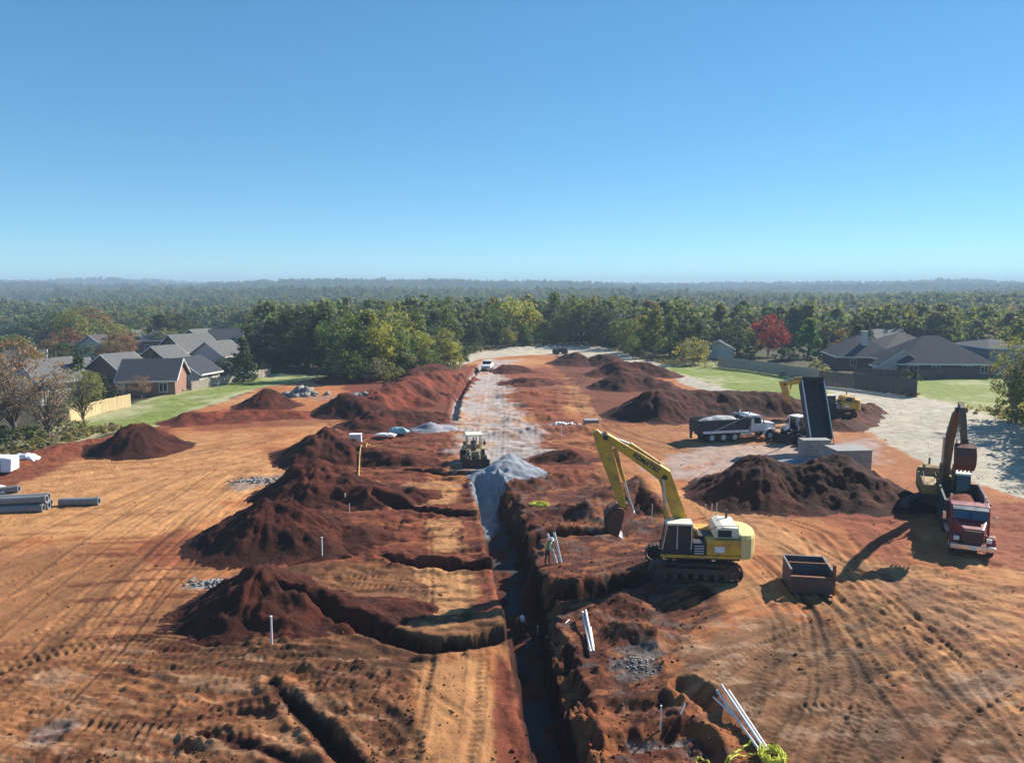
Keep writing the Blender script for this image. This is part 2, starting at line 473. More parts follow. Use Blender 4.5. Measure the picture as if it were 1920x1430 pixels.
# low spoil ridges belonging to the ground: points, heights, slope, colour weight
BERM = [
    (GP([(935, 905), (1000, 905), (1080, 892), (1110, 890)]), [0.8, 0.9, 1.0, 0.5], .55),
    (GP([(1090, 965), (1150, 940), (1200, 930), (1235, 950)]), [0.5, 1.7, 2.0, 0.9], .55),
    (GP([(1005, 962), (1060, 955), (1110, 962)]), [0.5, 1.0, 0.7], .5),
    (GP([(1000, 1085), (1060, 1075), (1120, 1068)]), [0.2, 0.45, 0.3], .5),
    (GP([(1180, 1180), (1230, 1190), (1290, 1192)]), [0.9, 1.0, 0.3], .6),
    (GP([(1110, 1150), (1170, 1128), (1210, 1130)]), [0.4, 0.9, 0.5], .55),
    (GP([(1125, 1245), (1200, 1240), (1260, 1235)]), [0.2, 0.4, 0.3], .5),
    (GP([(1100, 1270), (1112, 1330), (1128, 1400)]), [0.1, 0.15, 0.15], .3),
    (GP([(940, 745), (1000, 742), (1050, 738)]), [0.5, 0.8, 0.3], .4),
    (GP([(945, 762), (1010, 758), (1060, 755)]), [0.5, 0.6, 0.3], .4),
    (GP([(950, 728), (1000, 726), (1040, 724)]), [0.4, 0.6, 0.3], .4),
    (GP([(960, 788), (1020, 783), (1075, 776)]), [0.7, 0.8, 0.3], .4),
    (GP([(940, 815), (1010, 812), (1080, 806), (1130, 800), (1240, 795)]), [0.8, 0.9, 0.6, 0.4, 0.25], .4),
    (GP([(1180, 752), (1260, 752), (1340, 750)]), [0.1, 0.15, 0.1], .4),
    (GP([(700, 735), (760, 732), (830, 715), (870, 700), (905, 688)]), [0.6, 1.0, 1.2, 1.2, .6], .5),
    (GP([(0, 880), (80, 858), (160, 835), (240, 822)]), [0.5, .7, .7, .4], .18),
    (GP([(530, 1118), (600, 1122), (680, 1128), (750, 1135)]), [0.3, 0.3, 0.3, 0.2], .4),
    (GP([(500, 1275), (570, 1262), (660, 1258), (745, 1268)]), [.15, .3, .3, .15], .3),
    (GP([(560, 1305), (650, 1300), (745, 1310)]), [.2, .35, .2], .3),
    (GP([(340, 1175), (430, 1168), (520, 1180)]), [.15, .3, .3], .3),
    (GP([(380, 1215), (480, 1208), (600, 1215)]), [.1, .25, .2], .3),
    (GP([(960, 655), (1040, 650), (1120, 653)]), [.6, .8, .5], .1),
    (GP([(1430, 790), (1500, 792), (1580, 785), (1640, 775)]), [.3, .5, .6, .8], .4),
    (GP([(1640, 770), (1600, 782), (1560, 790)]), [.6, .6, .3], .4),
]
rs = np.random.RandomState(3)
TRACKS = []   # pts, half width, depth, cleat
def add_guides(guides, n, spread, seed):
    r = np.random.RandomState(seed)
    for k in range(n):
        g = guides[r.randint(len(guides))]
        off = r.normal(0, spread); w = 0.9 + r.rand() * .35
        a = r.randint(0, max(1, len(g) - 3)); b = min(len(g), a + 3 + r.randint(len(g)))
        pts = smooth_pts(g[a:b], 4)
        P = np.array(pts); T = np.gradient(P, axis=0); T /= np.linalg.norm(T, axis=1)[:, None] + 1e-9
        N = np.stack([-T[:, 1], T[:, 0]], 1)
        wob = r.normal(0, .25, len(P)).cumsum()[:, None] * .25
        for s in (-1, 1):
            Q = P + N * (off + s * w + wob)
            TRACKS.append(([tuple(q) for q in Q], 0.10 + r.rand() * .13, 0.012 + r.rand() * .032, r.rand() < .35))
gl = [GP([(-40, 1420), (80, 1330), (190, 1220), (290, 1100), (380, 1010), (430, 960), (520, 880)]),
      GP([(-60, 1180), (90, 1120), (240, 1060), (380, 1005)]), GP([(0, 1060), (150, 985), (350, 900), (520, 850), (640, 800)]),
      GP([(60, 1430), (220, 1380), (420, 1330), (560, 1330), (680, 1430)]), GP([(60, 900), (220, 880), (420, 850), (560, 820)]),
      GP([(180, 1440), (300, 1300), (420, 1260), (600, 1250), (760, 1240)]), GP([(-20, 1260), (200, 1200), (400, 1220), (600, 1240)])]
gr = [GP([(1290, 905), (1400, 950), (1450, 1000), (1490, 1020), (1600, 1090), (1720, 1200), (1850, 1330), (1980, 1450)]),
      GP([(1560, 1440), (1600, 1300), (1580, 1180), (1540, 1120), (1450, 1040)]), GP([(1920, 1120), (1760, 1120), (1600, 1160), (1440, 1210), (1290, 1290), (1240, 1380)]),
      GP([(1980, 1250), (1800, 1180), (1660, 1120), (1560, 1000), (1430, 960)]), GP([(1440, 1460), (1500, 1350), (1620, 1250), (1800, 1180), (1960, 1150)]),
      GP([(1240, 1250), (1400, 1160), (1560, 1130), (1700, 1200), (1780, 1290), (1860, 1440)])]
gm = [GP([(1240, 880), (1350, 850), (1480, 840), (1600, 830)]), GP([(1120, 800), (1200, 830), (1330, 860), (1300, 900)]), GP([(900, 870), (915, 790), (920, 720), (925, 690)]),
      GP([(1100, 700), (1080, 740), (1100, 790), (1180, 840)])]
gc = [GP([(830, 1430), (850, 1300), (860, 1220)]), GP([(840, 1160), (840, 1080), (835, 1000), (825, 920)])]
add_guides(gl, 58, 3.2, 1); add_guides(gr, 60, 2.6, 2); add_guides(gm, 20, 1.6, 3); add_guides(gc, 4, .3, 4)
CLEAT = [(GP([(150, 1362), (230, 1362), (320, 1370), (400, 1388)]), .28), (GP([(655, 1078), (710, 1080), (765, 1088)]), .34), (GP([(660, 1096), (715, 1100), (772, 1106)]), .3),
         (GP([(265, 1255), (330, 1254), (400, 1256)]), .2), (GP([(350, 1310), (410, 1335), (460, 1370)]), .3), (GP([(590, 1255), (660, 1262), (720, 1285)]), .3), (GP([(600, 1285), (660, 1290), (720, 1310)]), .3),
         (GP([(1240, 1310), (1270, 1350), (1320, 1400)]), .25), (GP([(1500, 1330), (1560, 1325), (1640, 1335)]), .25), (GP([(1580, 1170), (1625, 1230), (1680, 1290)]), .25)]

def bbox_mask(x, y, pts, r):
    xs = [p[0] for p in pts]; ys = [p[1] for p in pts]
    return (x > min(xs) - r) & (x < max(xs) + r) & (y > min(ys) - r) & (y < max(ys) + r)

ROUGH = [
    (GP([(1220, 1290), (1300, 1180), (1480, 1130), (1640, 1230), (1980, 1420), (1980, 1500), (1440, 1460), (1300, 1330)]), .045, 2.4, 1.0, 401),
    (GP([(-100, 1300), (120, 1300), (460, 1270), (700, 1340), (760, 1460), (-100, 1460)]), .12, 2.0, .8, 402),
    (GP([(330, 1150), (560, 1150), (760, 1240), (560, 1250), (250, 1260)]), .12, 2.4, .7, 403),
    (GP([(450, 1062), (880, 1062), (950, 1200), (700, 1200), (420, 1150)]), .10, 1.2, .6, 404),
    (GP([(640, 780), (900, 780), (905, 980), (940, 1060), (560, 1050), (520, 900)]), .22, 2.0, 1.0, 405),
    (GP([(920, 700), (1080, 700), (1120, 800), (1140, 900), (930, 900)]), .22, 3.0, 1.1, 406),
    (GP([(1560, 950), (1990, 940), (1990, 1200), (1700, 1130)]), .12, 2.0, 1.0, 407),
]
FLATS = [(*G(1030, 1055), 1.3, 0.02), (*G(1297, 1070), 3.0, 0.0)]
SMOOTH = GP([(130, 800), (240, 760), (560, 700), (600, 715), (420, 765), (300, 800), (170, 830)])
def height(x, y, detail=True):
    x = np.asarray(x, dtype=np.float64); y = np.asarray(y, dtype=np.float64)
    shp = x.shape; x = x.ravel(); y = y.ravel()
    z = terrain(x, y)
    near = (y > 15) & (y < 240) & (np.abs(x) < 190)
    xi, yi = x[near], y[near]
    zi = np.zeros_like(xi)
    rough = 0.5 + 0.5 * sstep(-.2, .6, fbm(xi / 9., yi / 9., 2, 31))
    gentle = 1 - 0.8 * sstep(60, 100, np.abs(xi + 6))
    zi += fbm(xi / 14., yi / 14., 3, 1) * 0.16 * gentle
    zi += fbm(xi / 2.6, yi / 2.6, 3, 2) * 0.055 * rough * gentle
    if detail: zi += fbm(xi / .55, yi / .55, 3, 3) * 0.035 * rough * gentle
    # churned area right of the trench
    ch = sstep(-1.5, 1.5, poly_sd(xi, yi, CHURN) + fbm(xi / 3, yi / 3, 2, 71))
    zi += ch * (fbm(xi / 1.7, yi / 1.7, 5, 9, .66) * .11 - .35)
    ch2 = sstep(-1.0, 1.0, poly_sd(xi, yi, CHURN2) + fbm(xi / 2, yi / 2, 2, 72))
    zi += ch2 * (fbm(xi / .8, yi / .8, 4, 10, .62) * .13)
    for reg, amp, sx, sy, sd_ in ROUGH:
        m = bbox_mask(xi, yi, reg, 2)
        if not m.any(): continue
        a = sstep(-1.5, 1.2, poly_sd(xi[m], yi[m], reg) + fbm(xi[m] / 2.5, yi[m] / 2.5, 2, sd_))
        q = fbm(xi[m] / sx, yi[m] / sy, 4, sd_ + 5, .62)
        zi[m] += a * amp * (q + .6 * (.5 - np.abs(q)))
    if detail:
        for pts, w, dep, cl in TRACKS:
            m = bbox_mask(xi, yi, pts, 1.2)
            if not m.any(): continue
            d, _, s, _ = poly_dist(xi[m], yi[m], pts)
            prof = -dep * np.exp(-(d / w) ** 2 * 1.4) + dep * .75 * np.exp(-((d - w * 1.75) / (w * .6)) ** 2)
            fade = 0.45 + 0.55 * vnoise(s / 3.0, s * 0 + w * 50, 8)
            if cl: prof = prof + np.where(d < w, np.sin(s * 2 * math.pi / .36) * .03, 0)
            zi[m] += prof * fade
        for pts, w in CLEAT:
            m = bbox_mask(xi, yi, pts, 1.2)
            d, _, s, _ = poly_dist(xi[m], yi[m], pts)
            zi[m] += np.where(d < w, np.sin(s * 2 * math.pi / .34) * .045, 0) + .05 * np.exp(-((d - w * 1.2) / .12) ** 2)
    wx = fbm(xi / 1.3, yi / 1.3, 3, 4) * .16 + fbm(xi / .32, yi / .32, 2, 44) * .07
    for pts, hs, sl in BERM:
        m = bbox_mask(xi, yi, pts, 6)
        if not m.any(): continue
        d, v, s, _ = poly_dist(xi[m], yi[m], pts, hs)
        b = v + wx[m] * .9 - np.sqrt((d * sl) ** 2 + .02)
        b = np.where(b > -.3, np.log1p(np.exp(np.clip(b * 9, -20, 20))) / 9, 0)
        zi[m] += b * sstep(6, 4.5, d)
    # trenches
    for li, (pts, ws, dep) in enumerate(LAT):
        m = bbox_mask(xi, yi, pts, 3)
        if not m.any(): continue
        d, w, s, _ = poly_dist(xi[m], yi[m], pts, ws)
        e = d + wx[m] * .9 - w / 2
        fl = dep * (sstep(.13, -.18, e) if li not in (4, 5, 6, 7, 11) else sstep(.35, -.35, e)) * np.clip(w / .8, .2, 1)
        zi[m] = zi[m] - fl + .16 * np.exp(-((e - .35) / .3) ** 2)
    m = bbox_mask(xi, yi, TC, 4)
    d, w, s, sd_ = poly_dist(xi[m], yi[m], TC, TWID)
    e = d + wx[m] * .9 - w / 2
    dep = 2.2 * sstep(66, 58, yi[m])
    rr_ = (sd_ < 0) * .0 + (xi[m] > np.interp(yi[m], [p[1] for p in TC], [p[0] for p in TC]))
    zt = np.maximum(sstep(.12, -.16, e), rr_ * .42 * sstep(1.0, .05, e + wx[m] * 2.0) )
    zi[m] = zi[m] * (1 - zt) + (-dep + fbm(xi[m] / .6, yi[m] / .6, 2, 12) * .08) * zt + .1 * np.exp(-((e - .35) / .3) ** 2)
    for fx_, fy_, fr, fz in FLATS:
        q = sstep(fr * 1.5, fr * .6, np.hypot(xi - fx_, (yi - fy_) * .8)); zi = zi * (1 - q) + fz * q
    z[near] += zi
    return z.reshape(shp)
def hz(x, y): return float(height(np.array([x]), np.array([y]), False)[0])

CHURN = GP([(930, 900), (1110, 880), (1250, 960), (1300, 1060), (1330, 1130), (1280, 1200), (1260, 1290), (1330, 1330), (1440, 1430), (1120, 1440), (1060, 1250), (1000, 1080), (960, 970)])
CHURN2 = GP([(500, 1300), (560, 1250), (740, 1240), (790, 1290), (775, 1440), (690, 1440)])
ROADP = GP([(857, 905), (850, 860), (868, 800), (872, 755), (880, 720), (896, 694), (905, 676), (960, 672), (950, 690), (948, 720), (965, 760), (990, 800), (985, 850), (900, 900)])
YARD = GP([(1225, 880), (1270, 850), (1330, 838), (1460, 832), (1560, 822), (1640, 822), (1665, 845), (1600, 868), (1500, 868), (1400, 866), (1340, 890), (1290, 905), (1240, 900)])
STRAWP = GP([(1460, 690), (1540, 708), (1700, 738), (1780, 752), (1860, 775), (1990, 800), (1990, 960), (1880, 925), (1780, 885), (1690, 845), (1620, 805), (1545, 775), (1500, 757), (1400, 747), (1330, 735), (1262, 712), (1290, 706), (1400, 735), (1470, 742), (1450, 720)])
STRAW2 = GP([(868, 668), (905, 656), (1010, 648), (1090, 646), (1160, 656), (1200, 672), (1290, 694), (1330, 712), (1270, 706), (1190, 692), (1120, 672), (1040, 664), (960, 668), (900, 674), (870, 684), (830, 694), (845, 680)])
LAWNR = GP([(1230, 690), (1300, 680), (1350, 678), (1440, 696), (1520, 714), (1560, 735), (1560, 745), (1500, 757), (1440, 752), (1400, 740), (1340, 720), (1290, 706)])
LAWNR2 = GP([(1715, 712), (1850, 704), (1990, 706), (1990, 812), (1930, 800), (1860, 782), (1780, 755), (1720, 744)])
LAWNL = GP([(110, 835), (80, 800), (150, 778), (250, 752), (330, 728), (470, 704), (520, 700), (610, 703), (560, 716), (480, 730), (420, 752), (350, 774), (310, 796), (200, 812), (150, 832)])
SITE = GP([(-260, 980), (-60, 900), (60, 846), (150, 826), (230, 812), (310, 796), (360, 772), (420, 752), (480, 730), (560, 714), (700, 706), (860, 694), (870, 668), (930, 652), (1050, 645), (1160, 655), (1220, 678), (1290, 698), (1345, 718), (1400, 738), (1560, 745), (1700, 738), (1860, 775), (2080, 815), (2500, 1100), (2500, 1900), (-800, 1900)])
PATCHES = [  # polygon, colour, softness, warp, strength
    (GP([(-60, 860), (200, 860), (420, 840), (560, 850), (540, 880), (440, 940), (380, 990), (150, 1020), (-60, 1000)]), SAND * 1.05, 3.0, 2.5, .95),
    (GP([(-100, 1030), (300, 1030), (480, 1200), (560, 1300), (500, 1500), (-300, 1500)]), np.array((.43, .185, .075)), 3.0, 2.0, .8),
    (GP([(-60, 930), (-60, 860), (60, 846), (160, 826), (320, 796), (290, 830), (170, 850), (110, 880), (40, 910)]), RED * 1.5, 1.2, 1.2, .95),
    (GP([(300, 800), (430, 768), (620, 760), (640, 790), (560, 800), (380, 806)]), RED * 1.6, 1.2, 1.2, .7),
    (GP([(420, 760), (560, 735), (760, 728), (700, 770), (640, 800), (520, 820), (620, 790), (560, 770)]), ORANGE * 1.1, 2.0, 1.5, .7),
    (GP([(555, 745), (600, 742), (780, 735), (760, 745), (600, 752)]), PINK, 1.5, 1.0, .7),
    (GP([(240, 1030), (340, 990), (400, 1000), (600, 1030), (700, 1060), (520, 1075), (430, 1060), (300, 1060)]), np.array((.33, .10, .045)), .8, 1.0, .85),
    (GP([(640, 700), (900, 690), (880, 740), (850, 800), (860, 850), (800, 900), (880, 905), (905, 980), (925, 1060), (880, 1075), (560, 1050), (520, 980), (560, 900), (600, 830), (650, 780)]), RED * 1.35, 1.2, 1.2, .95),
    (GP([(450, 1090), (560, 1062), (760, 1062), (860, 1110), (930, 1130), (960, 1200), (760, 1210), (600, 1200), (450, 1190), (400, 1150)]), BROWN * 1.05, 1.0, .8, .9),
    (GP([(380, 1180), (700, 1180), (860, 1260), (800, 1280), (600, 1270), (400, 1260), (270, 1270), (300, 1225)]), BROWN * .95, .7, .8, .85),
    (GP([(520, 1290), (640, 1270), (780, 1285), (790, 1450), (690, 1450), (620, 1380)]), BROWN * 1.15, .7, .5, .9),
    (GP([(120, 1350), (240, 1320), (420, 1300), (500, 1290), (600, 1400), (640, 1460), (60, 1460), (100, 1390)]), BROWN * 1.2, .8, .8, .7),
    (GP([(780, 1060), (880, 1056), (905, 1100), (880, 1150), (850, 1180), (790, 1172), (800, 1120)]), SAND, .4, .45, .95),
    (GP([(775, 1245), (905, 1236), (930, 1300), (940, 1440), (770, 1440)]), SAND * .98, .4, .4, .95),
    (GP([(795, 975), (860, 975), (870, 1030), (810, 1040)]), SAND, .5, .6, .95),
    (GP([(780, 905), (855, 902), (865, 945), (800, 950), (720, 915)]), SAND, .5, .6, .9),
    (GP([(925, 1235), (960, 1240), (1010, 1440), (930, 1440)]), RED * 1.9, .3, .3, .9),
    (GP([(880, 1060), (925, 1070), (945, 1140), (870, 1170), (900, 1110)]), RED * 2.0, .3, .4, .9),
    (CHURN, RED * .85, .8, 1.2, .95),
    (GP([(930, 830), (1000, 820), (1120, 850), (1110, 900), (1000, 900), (920, 910), (1000, 870)]), RED * 1.7, 1.0, 1.0, .85),
    (GP([(930, 690), (1050, 690), (1080, 740), (1060, 770), (1100, 800), (1060, 820), (930, 835), (990, 800), (950, 740)]), RED * 1.9, 2.0, 2.5, .8),
    (GP([(1060, 700), (1110, 700), (1150, 740), (1170, 790), (1100, 790), (1080, 740)]), np.array((.54, .24, .09)), 1.5, 1.5, .8),
    (GP([(1120, 800), (1300, 795), (1300, 840), (1200, 870), (1130, 850)]), np.array((.52, .22, .085)), 2, 1.5, .8),
    (GP([(1050, 655), (1160, 660), (1300, 700), (1500, 770), (1480, 792), (1140, 792), (1090, 735), (1035, 684)]), RED * 1.2, 1.0, 1.0, .9),
    (GP([(1225, 706), (1300, 706), (1350, 735), (1290, 742), (1250, 728)]), ORANGE * 1.1, .8, .6, .95),
    (GP([(1300, 905), (1440, 890), (1700, 900), (1800, 940), (1700, 985), (1450, 960)]), RED * 1.3, 1.2, 1.2, .9),
    (GP([(1520, 945), (1700, 960), (1720, 1010), (1680, 1060), (1600, 1020)]), RED * 2.2, .8, 1.0, .75),
    (GP([(1560, 800), (1600, 800), (1700, 850), (1860, 925), (2000, 970), (1990, 1060), (1800, 1000), (1640, 900), (1640, 880)]), ORANGE * .85, .8, .8, .9),
    (GP([(1780, 940), (2000, 950), (2000, 1080), (1860, 1060), (1800, 1010)]), RED * 2.0, .8, .9, .8),
    (GP([(1340, 930), (1480, 990), (1600, 1050), (1880, 1090), (1980, 1300), (1980, 1450), (1860, 1400), (1640, 1240), (1500, 1130), (1420, 1010)]), SAND * .95, 1.0, 1.0, .8),
    (GP([(1230, 1290), (1300, 1200), (1480, 1130), (1640, 1260), (1700, 1450), (1440, 1450), (1330, 1320)]), np.array((.36, .19, .09)), .8, 1.0, .85),
    (GP([(1560, 1300), (1760, 1270), (1980, 1400), (1980, 1500), (1560, 1500)]), np.array((.36, .18, .09)), .8, 1.0, .7),
    (GP([(1620, 1060), (1760, 1100), (1900, 1180), (1800, 1210), (1700, 1160)]), np.array((.42, .21, .12)), .8, 1.0, .6),
    (GP([(1770, 1255), (1900, 1262), (1920, 1290), (1800, 1300)]), np.array((.55, .45, .36)), .7, .7, .5),
    (GP([(1140, 1215), (1190, 1205), (1245, 1215), (1240, 1265), (1160, 1270)]), GREY * .38, .3, .45, .8),
    (GP([(1170, 1365), (1310, 1350), (1300, 1362), (1180, 1390)]), GREY * .8, .1, .15, .9),
    (GP([(1140, 1300), (1235, 1292), (1240, 1312), (1170, 1335)]), ORANGE, .2, .3, .9),
    (GP([(1130, 1370), (1180, 1362), (1180, 1400), (1140, 1400)]), ORANGE, .15, .2, .9),
    (GP([(420, 905), (480, 892), (530, 890), (520, 905), (440, 920)]), np.array((.42, .36, .3)), .6, .5, .9),
    (GP([(325, 1105), (380, 1085), (490, 1075), (480, 1090), (400, 1105)]), np.array((.40, .38, .37)), .4, .5, .9),
    (GP([(60, 1370), (110, 1355), (150, 1360), (60, 1400)]), GREY * .7, .3, .4, .6),
    (GP([(900, 868), (985, 862), (1100, 858), (1000, 838), (940, 835), (880, 840)]), GREY, 1.0, .9, .85),
    (GP([(640, 705), (690, 702), (830, 690), (870, 688), (860, 700), (780, 712)]), np.array((.26, .12, .08)), 1, 1, .8),
]
SMEARS = [
    (GP([(-100, 1240), (300, 1150), (520, 1160), (780, 1230), (780, 1460), (-200, 1460)]), .05, .35, .12, 3.2, .55, RED * .9, .6),
    (GP([(-100, 1300), (300, 1200), (700, 1240), (790, 1460), (-200, 1460)]), .15, .5, -.25, 2.4, .4, np.array((.70, .42, .24)), .6),
    (GP([(180, 1010), (560, 1010), (760, 1240), (300, 1250), (150, 1120)]), .1, .45, .1, 4.0, .5, RED * .9, .75),
    (GP([(1220, 1290), (1300, 1180), (1480, 1120), (1980, 1240), (1980, 1460), (1440, 1460), (1300, 1330)]), .02, .35, .35, 2.2, .6, BROWN * .6, .6),
    (GP([(1220, 1290), (1300, 1180), (1480, 1120), (1980, 1240), (1980, 1460), (1440, 1460), (1300, 1330)]), .2, .5, -.1, 1.6, .5, np.array((.66, .42, .26)), .6),
    (GP([(1560, 1060), (1980, 1070), (1980, 1300), (1700, 1240)]), .1, .5, -.5, 4, .6, RED * 1.5, .6),
    (CHURN, .0, .4, .1, 2.0, .7, RED * .38, .85),
    (CHURN, .25, .5, .4, 1.4, .5, ORANGE * .9, .6),
    (CHURN, .35, .55, -.3, 1.2, .6, GREY * .28, .5),
    (GP([(640, 780), (900, 780), (905, 980), (940, 1080), (560, 1060), (520, 900)]), .05, .5, .1, 2.6, .6, RED * .55, .7),
    (GP([(640, 780), (900, 780), (905, 980), (940, 1080), (560, 1060), (520, 900)]), .3, .55, .3, 2.0, .5, ORANGE * .8, .6),
    (GP([(450, 1060), (900, 1060), (960, 1200), (700, 1260), (380, 1230)]), .05, .45, .15, 2.2, .5, BROWN * .5, .8),
    (GP([(500, 1240), (780, 1240), (790, 1450), (690, 1450)]), .0, .35, .8, .7, .5, BROWN * .45, .75),
    (GP([(930, 690), (1100, 690), (1200, 860), (1000, 900), (930, 830)]), .1, .5, 0., 5, .9, RED * .8, .6),
    (GP([(1100, 700), (1500, 780), (1500, 1000), (1100, 900)]), .2, .6, .1, 5, .9, RED * 1.8, .45),
    (GP([(-200, 860), (560, 830), (500, 1000), (-200, 1080)]), .2, .6, .15, 6, .9, ORANGE * .72, .5),
]
def in_trench(x, y):
    d, w, s, _ = poly_dist(x, y, TC, TWID)
    return sstep(.05, -.2, d - w / 2)
def ground_color(x, y, z):
    n1 = fbm(x / 11., y / 11., 4, 21); n2 = fbm(x / 2.4, y / 2.4, 4, 22); n3 = fbm(x / .7, y / .7, 3, 23)
    t = sstep(-.5, .6, n1 + .35 * n2)[:, None]
    c = ORANGE * (1 - t) + SAND * t
    st = sstep(.25, .75, fbm(x / 3.5, y / 1.3, 4, 24))[:, None] * .35
    c = c * (1 - st) + (ORANGE * .72) * st
    for poly, colr, soft, warp, k in PATCHES:
        m = bbox_mask(x, y, poly, soft + warp * 2)
        if not m.any(): continue
        sdv = poly_sd(x[m], y[m], poly) + warp * (n2[m] * .8 + .35 * n3[m])
        a = (sstep(-soft * .5, soft * .5, sdv) * k)[:, None]
        c[m] = c[m] * (1 - a) + colr * a
    # wet and freshly turned soil smeared over the dry surface
    for k, (reg, lo_, hi_, ca, fx_, fy_, colr, kk) in enumerate(SMEARS):
        m = bbox_mask(x, y, reg, 2)
        if not m.any(): continue
        xm, ym = x[m], y[m]
        u = xm * math.cos(ca) + ym * math.sin(ca); v = -xm * math.sin(ca) + ym * math.cos(ca)
        nn = fbm(u / fx_, v / fy_, 5, 300 + k, .6)
        a = (sstep(lo_, hi_, nn) * sstep(-1.2, .8, poly_sd(xm, ym, reg) + n2[m]) * kk)[:, None]
        c[m] = c[m] * (1 - a) + colr * a
    # tyre marks pressed into the surface
    for k, (pts, w, dep, cl) in enumerate(TRACKS):
        m = bbox_mask(x, y, pts, .6)
        if not m.any(): continue
        d, _, s, _ = poly_dist(x[m], y[m], pts)
        a = (np.exp(-(d / (w * 1.5)) ** 2) * (.3 + .7 * vnoise(s / 4., s * 0 + k, 9)) * (.30 if k % 3 else -.16))[:, None]
        c[m] = c[m] * (1 - a)
    lo = sstep(36, 25, y)[:, None] * .16
    c = c * (1 - lo * np.array((.8, 1.0, 1.0)))
    # gravel
    for poly, colr, k in ((ROADP, GREY * 1.15, .9), (YARD, GREY * np.array((1.0, .93, .9)), .75)):
        sdv = poly_sd(x, y, poly) + n2 * 1.5 + n1 * .9 + n3 * .4
        a = (sstep(-1.2, 1.2, sdv) * k * (0.5 + .5 * sstep(-.7, .1, n2 + .6 * n3)))[:, None]
        c = c * (1 - a) + colr * a
    # trench floors: bluish bedding stone
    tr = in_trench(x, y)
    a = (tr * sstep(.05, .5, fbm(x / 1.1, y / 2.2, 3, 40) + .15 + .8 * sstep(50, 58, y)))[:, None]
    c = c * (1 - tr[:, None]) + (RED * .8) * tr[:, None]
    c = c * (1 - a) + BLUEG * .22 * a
    d, w, s, _ = poly_dist(x, y, LAT[10][0], LAT[10][1])
    a = sstep(.1, -.25, d - w / 2)[:, None]
    c = c * (1 - a) + np.array((.55, .53, .5)) * a
    # freshly cut red subsoil in the trenches, darkened to put their shade into the colour
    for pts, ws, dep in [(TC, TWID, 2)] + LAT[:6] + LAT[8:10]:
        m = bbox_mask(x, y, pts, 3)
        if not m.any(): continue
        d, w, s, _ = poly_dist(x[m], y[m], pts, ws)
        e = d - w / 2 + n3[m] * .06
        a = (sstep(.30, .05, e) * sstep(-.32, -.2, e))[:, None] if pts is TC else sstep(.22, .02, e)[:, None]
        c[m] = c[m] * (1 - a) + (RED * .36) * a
    # stone washed into the trench head
    sdv = poly_sd(x, y, GP([(880, 905), (900, 880), (960, 860), (1000, 878), (935, 905), (925, 950), (905, 960)])) + n2 * .3
    a = sstep(-.3, .3, sdv)[:, None]; c = c * (1 - a) + BLUEG * a
    # outside the site
    sdv = poly_sd(x, y, SITE) + n2 * .9
    a = sstep(.8, -.8, sdv)[:, None]
    near_scrub = (SCRUB * (1 + .35 * n2[:, None]))
    fo = sstep(215, 260, np.hypot(x, y))[:, None]
    outside = near_scrub * (1 - fo) + FLOOR * fo
    fld = (sstep(.14, .24, fbm(x / 220., y / 300., 2, 60)) * sstep(350, 500, y))[:, None]
    outside = outside * (1 - fld) + np.array((.22, .22, .10)) * fld
    c = c * (1 - a) + outside * a
    for poly, colr in ((STRAWP, STRAW), (STRAW2, STRAW * 1.05)):
        sdv = poly_sd(x, y, poly) + n2 * .35 + n3 * .15
        a = sstep(-.35, .35, sdv)[:, None]
        tone = (1 + .10 * n2 + .08 * n3)[:, None]
        gg = sstep(.0, .9, fbm(x / 5., y / 3., 3, 50))[:, None] * .45
        cc = colr * tone * (1 - gg) + (np.array((.50, .50, .40)) * gg)
        c = c * (1 - a) + cc * a
    for poly in (LAWNL, LAWNR, LAWNR2):
        sdv = poly_sd(x, y, poly) + n2 * .5
        a = sstep(-.6, .6, sdv)[:, None]
        if poly is LAWNL: n1_ = n1 + .35 + .75 * sstep(105, 75, y)
        else: n1_ = n1
        g = (sstep(-.1, .8, n1_ * .7 + .3 * n2 + (0.55 * sstep(2.2, .2, poly_sd(x, y, poly)))))[:, None]
        cc = GRASS * (1 - g) + PALEG * g
        c = c * (1 - a) + cc * a
    return np.clip(c * (.575 + .05 * n3[:, None]), .005, .9)

